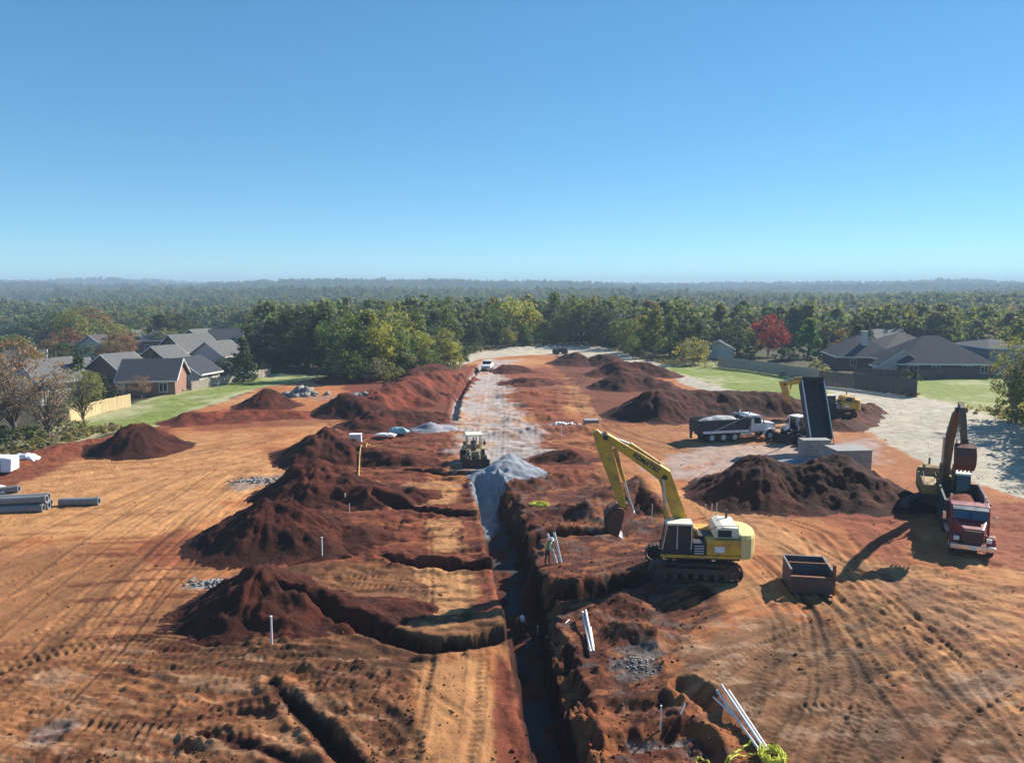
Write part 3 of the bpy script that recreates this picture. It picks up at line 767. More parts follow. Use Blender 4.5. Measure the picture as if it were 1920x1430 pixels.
def build_ground():
    ys = [-90., -60., -30., -10., 5., 14.]
    y = 18.
    while y < 232:
        ys.append(y); y += 0.078 + 0.0038 * max(0, y - 24)
    st = 2.
    while y < 7000:
        ys.append(y); y += st; st *= 1.09
    ys = np.array(ys)
    uf = np.linspace(-.74, .74, 781)
    uo = []
    u, st = .76, .02
    while u < 3.2:
        uo.append(u); u += st; st *= 1.18
    uo = np.array(uo)
    us = np.concatenate([-uo[::-1], uf, uo])
    Y, U = np.meshgrid(ys, us, indexing='ij')
    X = U * (np.maximum(Y, 10) + 4)
    x, y = X.ravel(), Y.ravel()
    z = height(x, y)
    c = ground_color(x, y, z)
    nr, nc = X.shape
    idx = np.arange(nr * nc).reshape(nr, nc)
    Q = np.stack([idx[:-1, :-1], idx[:-1, 1:], idx[1:, 1:], idx[1:, :-1]], -1).reshape(-1, 4)
    V = np.stack([x, y, z], 1)
    cx = x[Q].mean(1); cy = y[Q].mean(1)
    n2 = fbm(cx / 2.4, cy / 2.4, 3, 22)
    reg = np.zeros(len(Q), dtype=int)
    site = poly_sd(cx, cy, SITE) + n2 * .9 > 0
    reg[~site] = 6
    reg[poly_sd(cx, cy, ROADP) + n2 * .8 > 0] = 1
    reg[poly_sd(cx, cy, YARD) + n2 * .8 > 0] = 2
    reg[(poly_sd(cx, cy, STRAWP) + n2 * .35 > 0)] = 3
    reg[(poly_sd(cx, cy, STRAW2) + n2 * .35 > 0)] = 3
    reg[(poly_sd(cx, cy, LAWNL) + n2 * .5 > 0)] = 4
    reg[(poly_sd(cx, cy, LAWNR) + n2 * .5 > 0) | (poly_sd(cx, cy, LAWNR2) + n2 * .5 > 0)] = 5
    dd, ww, _, _ = poly_dist(cx, cy, TC, TWID)
    reg[(dd < ww / 2 + .1) & (cy < 64) & (cy > 14)] = 7
    names = {0: ('dirt_ground', 'soil', 'bare orange and red clay ground of the building site, rutted by machines'), 1: ('gravel_road', 'gravel', 'pale gravel road running up the middle of the site'),
             2: ('gravel_yard', 'gravel', 'greyish stone yard where the dump trucks stand'), 3: ('straw_matting', 'straw', 'pale straw erosion matting along the site edge'),
             4: ('lawn', 'grass', 'mown green verge on the left between fence and red soil'), 5: ('lawn', 'grass', 'green grass strips in front of the houses on the right'),
             6: ('hills', 'floor', 'scrubby land and wooded hills around the site'), 7: ('trench', 'soil', 'deep straight utility trench cut through the red clay')}
    for r, (nm, mk, lab) in names.items():
        q = Q[reg == r]
        if not len(q): continue
        used, inv = np.unique(q, return_inverse=True)
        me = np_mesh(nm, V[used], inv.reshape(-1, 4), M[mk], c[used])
        o = link(nm, me)
        tag(o, kind='structure', label=lab)
build_ground()

# ------------------------------------------------------------------ piles of dirt and stone
def pile(name, ridge, slope, colr, mat, label, group, res=None, seed=0, warp=.5, rough=.07, cat='dirt pile', col2=None):
    """ridge: list of (px, py, height) foot points of the crest on the ground"""
    P = [G(a, b) for a, b, h in ridge]; Hs = [h for _, _, h in ridge]
    if len(P) == 1: P = [P[0], (P[0][0] + .05, P[0][1])]; Hs = Hs * 2
    slope *= 1.22
    rad = max(Hs) / slope + 2.5
    x0 = min(p[0] for p in P) - rad; x1 = max(p[0] for p in P) + rad; y0 = min(p[1] for p in P) - rad; y1 = max(p[1] for p in P) + rad
    res = res or max(.10, P[0][1] * .0024)
    xs = np.arange(x0, x1, res); ys = np.arange(y0, y1, res)
    Y, X = np.meshgrid(ys, xs, indexing='ij'); x, y = X.ravel(), Y.ravel()
    wx = fbm(x / 2.2, y / 2.2, 3, seed + 90) * warp; wy = fbm(x / 2.2, y / 2.2, 3, seed + 190) * warp
    h = np.full(x.shape, -9.)
    for i in range(len(P) - 1):
        d, t, L = seg_dist(x + wx, y + wy, P[i], P[i + 1])
        hh = Hs[i] + (Hs[i + 1] - Hs[i]) * t - np.sqrt((d * slope) ** 2 + .03 * max(Hs) ** 2) + .17 * max(Hs)
        h = np.maximum(h, hh)
    h = np.where(h < 1.2, np.log1p(np.exp(np.clip((h + .02) * 4.2, -30, 30))) / 4.2, h) - .035
    h = h + ((1 - np.abs(fbm(x / 1.5, y / 1.5, 4, seed + 47, .6))) - .7) * rough * 2.2 * sstep(-.1, 1.0, h)
    h = h + fbm(x / .8, y / .8, 4, seed + 7, .65) * rough * sstep(-.2, .8, h) * (1 + np.clip(h, 0, 2) * .4)
    ang = np.arctan2(y - P[0][1], x - P[0][0])
    h = h - np.abs(fbm(ang * 5, x * 0 + seed, 2, seed + 3)) * .14 * sstep(0, 1.2, h)
    if h.min() > 0: pass
    gz = height(x, y, False)
    z = gz + h - .02 - .1 * (h < 0)
    colr = np.array(colr) * .5; col2 = None if col2 is None else np.array(col2) * .55
    cc = np.tile(colr, (len(x), 1))
    t = sstep(-.4, .7, fbm(x / 1.6, y / 1.6, 3, seed + 60))[:, None]
    c2 = np.array(col2 if col2 is not None else np.array(colr) * np.array((1.9, 1.7, 1.6)))
    cc = cc * (1 - t) + c2 * t
    nr, nc = X.shape; idx = np.arange(nr * nc).reshape(nr, nc)
    Q = np.stack([idx[:-1, :-1], idx[:-1, 1:], idx[1:, 1:], idx[1:, :-1]], -1).reshape(-1, 4)
    keep = (h[Q] > -.02).any(1)
    Q = Q[keep]
    used, inv = np.unique(Q, return_inverse=True)
    V = np.stack([x, y, z], 1)[used]
    ox, oy = P[0]; oz = float(V[:, 2].min())
    V = V - np.array((ox, oy, oz))
    o = link(name, np_mesh(name, V, inv.reshape(-1, 4), M[mat], cc[used]))
    o.location = (ox, oy, oz)
    tag(o, label, cat, group)
    return o
GA = 'dirt piles on the left side of the site'; GB = 'spoil heaps along the main trench'; GC = 'dark red heaps in the row right of the road'
D1 = RED * .37; D2 = RED * .53
pile('dirt_pile', [(262, 842, 2.95)], .58, D1, 'pile', 'tall dark cone of soil alone near the left tree line', GA, seed=1)
pile('dirt_pile', [(500, 762, 2.5)], .56, D2, 'pile', 'reddish cone of soil beside the green verge, left of the grey rubble', GA, seed=2)
pile('dirt_pile', [(632, 715, 1.9), (655, 715, 1.7)], .5, D2 * 1.3, 'pile', 'small low reddish pile at the foot of the dense woods', GA, seed=3)
pile('dirt_pile', [(350, 790, 1.2), (450, 785, 1.1), (560, 780, .9)], .4, RED * 1.2, 'pile', 'long low red ridge along the edge of the green verge', GA, seed=4)
pile('dirt_pile', [(648, 775, 2.9), (690, 778, 2.2)], .56, D2, 'pile', 'dark steep heap at the left foot of the big red bank', GB, seed=5)
pile('dirt_pile', [(700, 770, 2.6), (765, 748, 3.3), (812, 730, 3.2), (850, 715, 1.8)], .52, RED * 1.05, 'pile', 'largest red bank left of the gravel road, long and broad', GB, seed=6, warp=.9)
pile('dirt_pile', [(775, 720, 2.7), (805, 712, 2.9)], .55, D2 * 1.1, 'pile', 'red heap at the far end of the big bank below the woods', GB, seed=7)
pile('dirt_pile', [(615, 856, 3.0), (640, 857, 2.3), (672, 860, 1.35), (740, 864, 1.0), (790, 866, .6)], .54, D2, 'pile', 'spoil heap behind the white box and the yellow hose', GB, seed=8)
pile('dirt_pile', [(700, 797, 1.9), (760, 790, 1.6), (820, 784, 1.0)], .45, D2 * 1.1, 'pile', 'dark low heap behind the white and teal sheets', GB, seed=9)
pile('dirt_pile', [(597, 925, 2.9), (650, 930, 1.9), (740, 938, .9), (800, 930, .3)], .55, D2, 'pile', 'spoil heap with a grey tip, middle of the three nearest left of the trench', GB, seed=10)
pile('dirt_pile', [(505, 1012, 2.8), (570, 1014, 2.2), (660, 1010, .9)], .55, D1 * 1.1, 'pile', 'dark steep heap above the grey rubble patch, second nearest on the left', GB, seed=11)
pile('dirt_pile', [(492, 1145, 2.35), (545, 1150, 1.6), (640, 1155, .75), (760, 1150, .3)], .56, D1 * 1.3, 'pile', 'nearest dark heap on the left, beside the white marker post', GB, seed=12)
pile('dirt_pile', [(1425, 925, 3.3), (1485, 930, 2.5), (1560, 925, 3.3), (1630, 935, 2.0), (1720, 945, .8)], .54, D1 * 1.05, 'pile', 'large dark twin-peaked heap below the concrete boxes', GC, seed=13)
pile('dirt_pile', [(1228, 778, 3.6), (1290, 772, 2.9), (1370, 770, 2.7), (1465, 770, 2.6)], .52, D1 * 1.05, 'pile', 'long dark wall of soil behind the white dump truck', GC, seed=14)
pile('dirt_pile', [(1165, 728, 2.9), (1200, 726, 2.5), (1240, 730, 1.8)], .52, D2, 'pile', 'dark heap, third of the far right row counted from the camera', GC, seed=15)
pile('dirt_pile', [(1150, 703, 2.8), (1215, 703, 2.4), (1250, 706, 1.2)], .5, D2, 'pile', 'wide red-brown heap beside the end of the green strip', GC, seed=16)
pile('dirt_pile', [(1078, 682, 2.6)], .42, D1 * 1.2, 'pile', 'farthest dark heap of the right row, below the pale crest', GC, seed=17)
pile('dirt_pile', [(1125, 683, 2.4), (1145, 684, 2.2)], .45, D2, 'pile', 'dark heap right beside the farthest one on the right row', GC, seed=18)
pile('dirt_pile', [(950, 697, 1.5), (980, 697, 1.2)], .4, D2 * 1.3, 'pile', 'small dark heap right of the white pickup on the road', GC, seed=19)
pile('dirt_pile', [(985, 721, 1.5), (1010, 720, 1.1)], .36, D2 * 1.3, 'pile', 'low dark heap with white stubs right of the gravel road', GC, seed=20)
pile('dirt_pile', [(1072, 860, 1.0), (1035, 862, .6)], .45, D2 * 1.2, 'pile', 'small red mound between the stone heap and the excavator boom', GC, seed=21)
pile('gravel_pile', [(955, 888, 1.85), (930, 896, 1.2), (915, 908, .5)], .62, BLUEG * 1.35, 'gravel', 'pale grey cone of crushed stone at the head of the trench', 'stone heaps', cat='gravel pile', seed=22, warp=.15, rough=.03, col2=BLUEG * 1.5)
pile('gravel_pile', [(1545, 862, .8), (1500, 868, .55)], .4, BLUEG, 'gravel', 'spread heap of grey stone below the raised dump bed', 'stone heaps', cat='gravel pile', seed=23, warp=.4, rough=.04, col2=BLUEG * 1.2)
pile('gravel_pile', [(812, 803, .8)], .4, BLUEG * 1.1, 'gravel', 'small bluish stone heap at the lower end of the pale gutter', 'stone heaps', cat='gravel pile', seed=24, warp=.5, rough=.04)

pile('dirt_pile', [(1570, 800, 1.0), (1605, 788, .9), (1640, 776, .4)], .42, D2, 'pile', 'low dark spoil ramp running right beside the far yellow excavator', GC, seed=31)

# loose clods and stones
def clods():
    r = np.random.RandomState(11); N = 16000
    base = np.array([(1, 0, 0), (-1, 0, 0), (0, 1, 0), (0, -1, 0), (0, 0, 1), (0, 0, -1)], dtype=float)
    tri = np.array([(0, 2, 4), (2, 1, 4), (1, 3, 4), (3, 0, 4), (2, 0, 5), (1, 2, 5), (3, 1, 5), (0, 3, 5)])
    yy = 24 + (r.rand(N) ** 1.7) * 75; xx = (r.rand(N) * 1.5 - .75) * yy
    dn = fbm(xx / 4, yy / 4, 3, 15)
    ch = np.maximum(poly_sd(xx, yy, CHURN), poly_sd(xx, yy, CHURN2))
    keep = ((dn > .55) & (r.rand(N) < .5)) | ((ch > -.5) & (r.rand(N) < .9)) | (r.rand(N) < .05)
    keep &= poly_sd(xx, yy, SITE) > 0
    xx, yy = xx[keep], yy[keep]; N = len(xx)
    zz = height(xx, yy)
    s = .015 + .075 * r.rand(N) ** 4 + .0004 * yy
    V = base[None] * s[:, None, None] * (0.6 + .8 * r.rand(N, 6, 1)); V[:, :, 2] *= .7
    V += np.stack([xx, yy, zz + s * .2], 1)[:, None, :]
    T = (tri[None] + (np.arange(N) * 6)[:, None, None]).reshape(-1, 3)
    gc = ground_color(xx, yy, zz)
    cc = np.repeat(gc * (.55 + .5 * r.rand(N, 1)), 6, axis=0)
    o = link('dirt_clods', np_mesh('dirt_clods', V.reshape(-1, 3), T, M['soil'], cc, smooth=False))
    tag(o, 'loose clods and small stones strewn over the bare ground', 'soil clods', kind='stuff')
clods()
# ------------------------------------------------------------------ trees
def leaf_quads(centers, sizes, r, nleaf, leaf, flat=.75, surf=True):
    """leaf faces spread over clumps; returns verts, quads, colour factor per vertex"""
    n = len(centers)
    c = np.repeat(centers, nleaf, 0); s = np.repeat(sizes, nleaf, 0)
    d = r.normal(size=(n * nleaf, 3)); d /= np.linalg.norm(d, axis=1)[:, None]
    rad = (0.55 + .5 * r.rand(n * nleaf, 1)) if surf else r.rand(n * nleaf, 1) ** .5
    p = c + d * s * rad * np.array([1, 1, flat])
    nrm = d + r.normal(size=d.shape) * .38 + np.array([0, 0, .2]); nrm /= np.linalg.norm(nrm, axis=1)[:, None]
    a = np.cross(nrm, r.normal(size=d.shape)); a /= np.linalg.norm(a, axis=1)[:, None]
    b = np.cross(nrm, a)
    L = leaf * (0.6 + .8 * r.rand(len(p), 1))
    V = np.stack([p - a * L - b * L * .7, p + a * L - b * L * .6, p + a * L * .8 + b * L * .7, p - a * L * .7 + b * L * .8], 1)
    tone = np.repeat(.72 + .56 * r.rand(n, 1), nleaf, 0) * (.85 + .3 * r.rand(n * nleaf, 1))
    hue = np.repeat(r.normal(0, .10, (n, 1)), nleaf, 0)
    colr = np.concatenate([tone * (1 + hue), tone * (1 + hue * .3), tone * (1 - hue)], 1)
    return V.reshape(-1, 3), np.arange(len(p) * 4).reshape(-1, 4), np.repeat(colr, 4, 0)

def crown_clumps(kind, r, n, Hh, W):
    """Hh tree height, W crown width"""
    t = r.rand(n); ang = r.rand(n) * 6.283
    if kind == 'round':
        z0, z1 = .22, 1.0
        prof = np.sqrt(np.clip(1 - ((t - .42) / .60) ** 2, 0.02, 1))
    elif kind == 'tall':
        z0, z1 = .12, 1.0
        prof = np.clip(1.05 - t ** 2.2, .12, 1) * np.clip(.55 + t * 1.6, 0, 1)
    elif kind == 'cone':
        z0, z1 = .08, 1.0
        prof = np.clip(1 - t, .03, 1) ** .8 * np.clip(.6 + t * 4, 0, 1)
    elif kind == 'pine':
        z0, z1 = .38, 1.0
        prof = np.clip(1.0 - t * .9, .1, 1) * (.6 + .4 * r.rand(n))
    elif kind == 'shrub':
        z0, z1 = .05, 1.0
        prof = np.sqrt(np.clip(1 - (t - .3) ** 2 / .5, 0.02, 1))
    else:
        z0, z1 = .35, 1.0
        prof = np.sqrt(np.clip(1 - ((t - .5) / .56) ** 2, 0.02, 1))
    lob = 1 + .22 * np.sin(ang * 3 + r.rand() * 6 + t * 5) + .14 * np.sin(ang * 5 + r.rand() * 6)
    rr = W / 2 * prof * lob * (.55 + .5 * r.rand(n) ** .6)
    z = Hh * (z0 + (z1 - z0) * t) * (1 + .05 * r.normal(size=n))
    return np.stack([rr * np.cos(ang), rr * np.sin(ang), z], 1)

def tree_meshes(kind, seed, Hh=12., W=8., nc=70, nl=22, leaf=.24, cs=1.0, bark='bark', limbs=7):
    r = np.random.RandomState(seed)
    c = crown_clumps(kind, r, nc, Hh, W)
    sizes = cs * (.65 + .7 * r.rand(nc, 1)) * np.ones((1, 3))
    V, Q, col = leaf_quads(c, sizes, r, nl, leaf)
    crown = np_mesh('crown', V, Q, M['leaf'], col, smooth=False)
    mb = MB(); rt = Hh * .017 + .05
    top = Hh * (.95 if kind in ('cone', 'pine', 'tall') else .72)
    p = Vector((0, 0, -.4)); pts = [p]
    for k in range(1, 6):
        pts.append(Vector((r.normal() * .05 * k * Hh / 12, r.normal() * .05 * k * Hh / 12, -.2 + top * k / 5)))
    for k in range(5): mb.tube(pts[k], pts[k + 1], rt * (1.15 - k * .2), rt * (.95 - k * .2), 7, cap=False)
    order = r.permutation(nc)[:limbs]
    for i in order:
        e = Vector(c[i]); tt = min(.85, max(.15, (e.z / Hh) * .62)); k = int(tt * 5); fr = tt * 5 - k
        s0 = pts[k].lerp(pts[min(5, k + 1)], fr)
        mid = s0.lerp(e, .5) + Vector((0, 0, .05 * Hh))
        mb.tube(s0, mid, rt * .42, rt * .26, 5, cap=False); mb.tube(mid, e, rt * .26, rt * .1, 5, cap=False)
        if kind == 'bare':
            for q in range(5):
                d = Vector(r.normal(size=3)); d.z = abs(d.z) * .8; d.normalize()
                s1 = mid.lerp(e, r.rand()); mb.tube(s1, s1 + d * (Hh * .09 + r.rand() * Hh * .09), rt * .14, rt * .04, 4, cap=False)
    trunk = mb.mesh('trunk', M[bark], True)
    return crown, trunk

PROTO = {
    'round': [tree_meshes('round', s, 12, 9.2, 62, 44, .23, 1.55) for s in (1, 2, 3)],
    'tall': [tree_meshes('tall', s, 14, 6.6, 58, 44, .23, 1.4) for s in (4, 5, 6)],
    'cone': [tree_meshes('cone', s, 10, 6.0, 80, 26, .22, .8) for s in (7, 8)],
    'pine': [tree_meshes('pine', s, 15, 6.5, 50, 26, .24, 1.0) for s in (9, 10)],
    'bare': [tree_meshes('bare', s, 12, 8.0, 110, 20, .11, .85, 'barkpale' if s == 12 else 'bark', 36) for s in (11, 12, 13)],
    'shrub': [tree_meshes('shrub', s, 3.2, 4.0, 34, 22, .14, .55) for s in (14, 15)],
}
BASEH = {'round': 12, 'tall': 14, 'cone': 10, 'pine': 15, 'bare': 12, 'shrub': 3.2}
BASEW = {'round': 10.5, 'tall': 8, 'cone': 6.5, 'pine': 7, 'bare': 9, 'shrub': 4.4}
CN = {'dark': (0.056, 0.085, 0.039), 'green': (0.111, 0.156, 0.050), 'olive': (0.181, 0.187, 0.066), 'lime': (0.302, 0.294, 0.070), 'yellow': (0.27, 0.25, 0.11), 'orange': (0.20, 0.135, 0.065),
      'red': (0.24, 0.045, 0.055), 'brown': (0.252, 0.143, 0.101), 'grey': (0.242, 0.187, 0.165), 'blue': (0.070, 0.103, 0.077), 'vivid': (0.085, 0.17, 0.045), 'rust': (0.19, 0.085, 0.065), 'pale': (0.242, 0.232, 0.136)}
WORDS = {'dark': 'dark green', 'green': 'green', 'olive': 'olive green', 'lime': 'bright yellow-green', 'yellow': 'yellow autumn', 'orange': 'orange-brown autumn', 'red': 'crimson red',
         'brown': 'brown-leaved', 'grey': 'nearly leafless grey', 'blue': 'bluish dark green', 'vivid': 'vivid green', 'rust': 'rusty red', 'pale': 'pale green'}
KW = {'round': 'broad round-crowned', 'tall': 'tall upright', 'cone': 'cone-shaped', 'pine': 'slender pine-like', 'bare': 'open bare-branched', 'shrub': 'low bushy'}
ORD = ['leftmost', 'second', 'third', 'fourth', 'fifth', 'sixth', 'seventh', 'eighth', 'ninth', 'tenth', 'eleventh', 'twelfth', 'thirteenth', 'fourteenth', 'fifteenth', 'sixteenth', 'seventeenth', 'eighteenth', 'nineteenth', 'twentieth', 'twenty-first', 'twenty-second', 'twenty-third', 'twenty-fourth', 'twenty-fifth', 'twenty-sixth', 'twenty-seventh', 'twenty-eighth', 'twenty-ninth', 'thirtieth']
tr_r = random.Random(5)
def tree(kind, colour, x, y, Hh, W, label, group, name=None):
    cm, tm = PROTO[kind][tr_r.randrange(len(PROTO[kind]))]
    nm = name or {'cone': 'evergreen_tree', 'pine': 'pine_tree', 'bare': 'bare_tree', 'shrub': 'shrub'}.get(kind, 'broadleaf_tree')
    z = hz(x, y)
    e = empty(nm, (x, y, z - .1), tr_r.random() * 6.28, label, 'shrub' if kind == 'shrub' else 'tree', group)
    s = Hh / BASEH[kind] / (1.16 if kind != 'shrub' else 1.1); w = W / BASEW[kind]
    e.scale = (w, w, s)
    c = link('crown', cm, e); t = link('trunk', tm, e)
    col = CN[colour]; j = .88 + .24 * tr_r.random()
    c.color = (col[0] * j, col[1] * j, col[2] * j, 1)
    return e
def tree_px(kind, colour, px, base, top, wpx, label=None, group=None, where=None):
    x, y = G(px, base); z = hz(x, y)
    dist = y
    Hh = (base - top) / F * dist * 1.0; W = wpx / F * dist
    tree(kind, colour, x, y, Hh, W, label or f'{WORDS[colour]} {KW[kind]} {"shrub" if kind == "shrub" else "tree"} {where}', group)
def row(items, group, where, noun='tree'):
    """items kind,colour,px,base,top,w -- label by order from the left"""
    items = sorted(items, key=lambda t: t[2])
    for i, (k, c, px, b, t, w) in enumerate(items):
        o = ORD[i] if i < len(ORD) else f'{i+1}th'
        tree_px(k, c, px, b, t, w, f'{WORDS[c].replace("nearly leafless ", "")} {KW[k]} {noun}, {o} {"" if i == 0 else "from left "}{where}', group)

# near trees on the left edge
row([('bare', 'brown', 30, 822, 604, 150), ('bare', 'grey', 92, 826, 668, 110), ('bare', 'grey', -15, 835, 640, 130), ('bare', 'olive', 158, 800, 668, 76), ('bare', 'brown', -60, 800, 590, 150)],
    'sparse trees at the left edge', 'at the left edge')
row([('shrub', 'pale', 8, 838, 796, 70), ('shrub', 'olive', 50, 832, 790, 70), ('shrub', 'pale', 118, 812, 776, 52), ('shrub', 'grey', 86, 822, 792, 48), ('shrub', 'olive', 145, 803, 780, 44), ('shrub', 'dark', -20, 842, 790, 80), ('shrub', 'pale', 28, 846, 822, 55), ('shrub', 'olive', 66, 838, 815, 48)],
    'undergrowth at the left edge', 'under the left-edge trees', 'shrub')
# left neighbourhood
row([('round', 'dark', 130, 690, 622, 74), ('cone', 'dark', 152, 735, 640, 60), ('tall', 'olive', 170, 745, 680, 54), ('round', 'rust', 128, 660, 600, 56), ('round', 'orange', 100, 668, 620, 56), ('round', 'orange', 172, 638, 548, 84), ('round', 'olive', 140, 646, 560, 84),
     ('round', 'dark', 100, 640, 560, 66), ('round', 'pale', 90, 640, 588, 64), ('round', 'olive', 215, 650, 590, 66), ('round', 'brown', 228, 664, 606, 60), ('round', 'orange', 205, 668, 622, 60), ('tall', 'dark', 302, 642, 572, 62), ('round', 'dark', 326, 640, 565, 66), ('round', 'olive', 312, 650, 604, 50),
     ('round', 'dark', 358, 634, 578, 60), ('cone', 'dark', 458, 716, 618, 52), ('cone', 'dark', 470, 690, 592, 44), ('round', 'olive', 395, 655, 622, 34), ('round', 'green', 445, 640, 590, 46), ('round', 'dark', 60, 630, 562, 70), ('round', 'blue', 16, 630, 566, 70), ('round', 'dark', 252, 625, 572, 54), ('round', 'olive', 480, 620, 574, 56),
     ('shrub', 'olive', 292, 694, 640, 30), ('round', 'olive', 244, 690, 650, 40), ('tall', 'dark', 186, 706, 652, 34), ('round', 'dark', 422, 700, 662, 40), ('round', 'olive', 60, 700, 640, 60), ('round', 'green', 28, 664, 612, 60), ('round', 'olive', 200, 640, 584, 60), ('round', 'pale', 268, 640, 596, 52), ('round', 'brown', 352, 648, 618, 36), ('tall', 'dark', 144, 716, 668, 40)],
    'trees among the houses on the left', 'among the left-hand houses')
row([('bare', 'brown', 265, 742, 694, 46), ('bare', 'grey', 232, 740, 700, 30), ('shrub', 'dark', 205, 742, 712, 34), ('shrub', 'dark', 190, 738, 690, 44), ('shrub', 'olive', 128, 776, 744, 40), ('shrub', 'dark', 395, 712, 690, 30), ('shrub', 'pale', 150, 760, 730, 36)], 'garden plants by the brick house', 'of the garden plants around the brick house', 'plant')
# dense woods left of the road
wd = [('tall', 'dark', 512, 685, 588, 80), ('tall', 'dark', 542, 687, 575, 90), ('round', 'dark', 577, 690, 566, 104), ('tall', 'dark', 612, 694, 566, 96), ('round', 'dark', 600, 690, 560, 96), ('round', 'green', 648, 708, 572, 92), ('tall', 'olive', 690, 706, 568, 78), ('round', 'lime', 712, 708, 590, 74),
      ('tall', 'green', 672, 712, 612, 66), ('round', 'olive', 735, 690, 560, 84), ('round', 'green', 752, 704, 600, 70), ('round', 'lime', 790, 702, 612, 56), ('round', 'pale', 760, 706, 648, 60), ('round', 'green', 800, 704, 648, 56), ('tall', 'green', 780, 680, 570, 68), ('round', 'olive', 828, 690, 606, 62),
      ('round', 'lime', 845, 692, 632, 48), ('tall', 'green', 838, 672, 566, 62), ('round', 'dark', 862, 684, 636, 46), ('tall', 'blue', 815, 668, 570, 56), ('round', 'pale', 700, 714, 664, 54), ('shrub', 'olive', 735, 714, 676, 42), ('round', 'green', 655, 716, 648, 56), ('tall', 'dark', 560, 692, 628, 60), ('tall', 'dark', 526, 688, 636, 52), ('shrub', 'green', 820, 704, 668, 44), ('shrub', 'dark', 622, 700, 670, 52), ('shrub', 'dark', 588, 695, 660, 52)]
row(wd, 'dense woods left of the gravel road', 'of the dense left woods')
# band behind the far end
bd = []
rr_ = random.Random(12)
spec = [(905, 655, 596, 44, 'blue'), (930, 652, 560, 56, 'green'), (962, 650, 552, 60, 'lime'), (992, 648, 555, 62, 'lime'), (1020, 648, 600, 44, 'olive'), (1048, 648, 596, 40, 'olive'), (1040, 640, 540, 70, 'green'), (1078, 646, 548, 74, 'green'), (1108, 648, 556, 66, 'dark'), (1140, 650, 568, 66, 'blue'),
        (1168, 655, 590, 60, 'green'), (1200, 662, 580, 62, 'olive'), (1228, 664, 566, 60, 'olive'), (1256, 668, 585, 58, 'green'), (1282, 672, 600, 56, 'dark'), (1186, 672, 622, 34, 'green'), (1310, 672, 596, 56, 'dark'), (950, 654, 612, 40, 'olive'), (985, 652, 608, 36, 'green'), (1150, 640, 548, 62, 'green'), (1345, 640, 578, 66, 'green'), (1385, 636, 570, 60, 'dark'), (1320, 632, 562, 60, 'olive'), (890, 662, 606, 40, 'dark'), (1215, 640, 556, 60, 'orange')]
row([('tall' if rr_.random() < .45 else 'round', c, px, b, t, w) for px, b, t, w, c in spec], 'trees behind the far end of the site', 'of the trees behind the far end')
# right side
row([('round', 'red', 1440, 668, 580, 62), ('cone', 'vivid', 1515, 672, 585, 62), ('cone', 'dark', 1548, 674, 626, 34), ('round', 'yellow', 1300, 684, 628, 58), ('tall', 'dark', 1605, 665, 600, 50), ('cone', 'dark', 1622, 660, 594, 40), ('round', 'orange', 1580, 660, 608, 42), ('round', 'dark', 1365, 668, 606, 56), ('round', 'olive', 1400, 668, 610, 46), ('shrub', 'pale', 1530, 708, 670, 44), ('shrub', 'grey', 1490, 706, 682, 48), ('shrub', 'olive', 1400, 672, 640, 44),
     ('shrub', 'dark', 1480, 676, 644, 50), ('tall', 'dark', 1795, 636, 592, 30), ('tall', 'dark', 1820, 636, 590, 30), ('round', 'dark', 1840, 640, 592, 40), ('round', 'olive', 1655, 625, 582, 56), ('round', 'lime', 1730, 622, 562, 64), ('round', 'orange', 1870, 630, 545, 76), ('round', 'olive', 1905, 640, 552, 80), ('round', 'olive', 1560, 640, 588, 50), ('round', 'green', 1690, 618, 566, 60), ('round', 'olive', 1775, 624, 568, 60), ('round', 'lime', 1840, 622, 548, 66), ('shrub', 'dark', 1700, 716, 690, 40), ('shrub', 'dark', 1760, 708, 690, 36), ('shrub', 'dark', 1810, 704, 684, 32)],
    'trees around the right-hand houses', 'around the right-hand houses')
row([('bare', 'olive', 1905, 792, 606, 120), ('round', 'olive', 1935, 790, 640, 110), ('shrub', 'olive', 1895, 790, 735, 60), ('round', 'dark', 1990, 815, 640, 150), ('round', 'olive', 2065, 850, 620, 190)], 'trees at the right edge', 'at the right edge')
# out-of-frame neighbours of the right edge row whose shade falls on the matting
for i, (x, y, hgt) in enumerate([(52, 64, 9), (56, 69, 10), (60, 76, 11)]):
    tree('bare' if i < 2 else 'round', 'olive', x, y, hgt, hgt * .8, f'olive tree outside the right edge, {ORD[i]} by the straw matting', 'trees at the right edge')

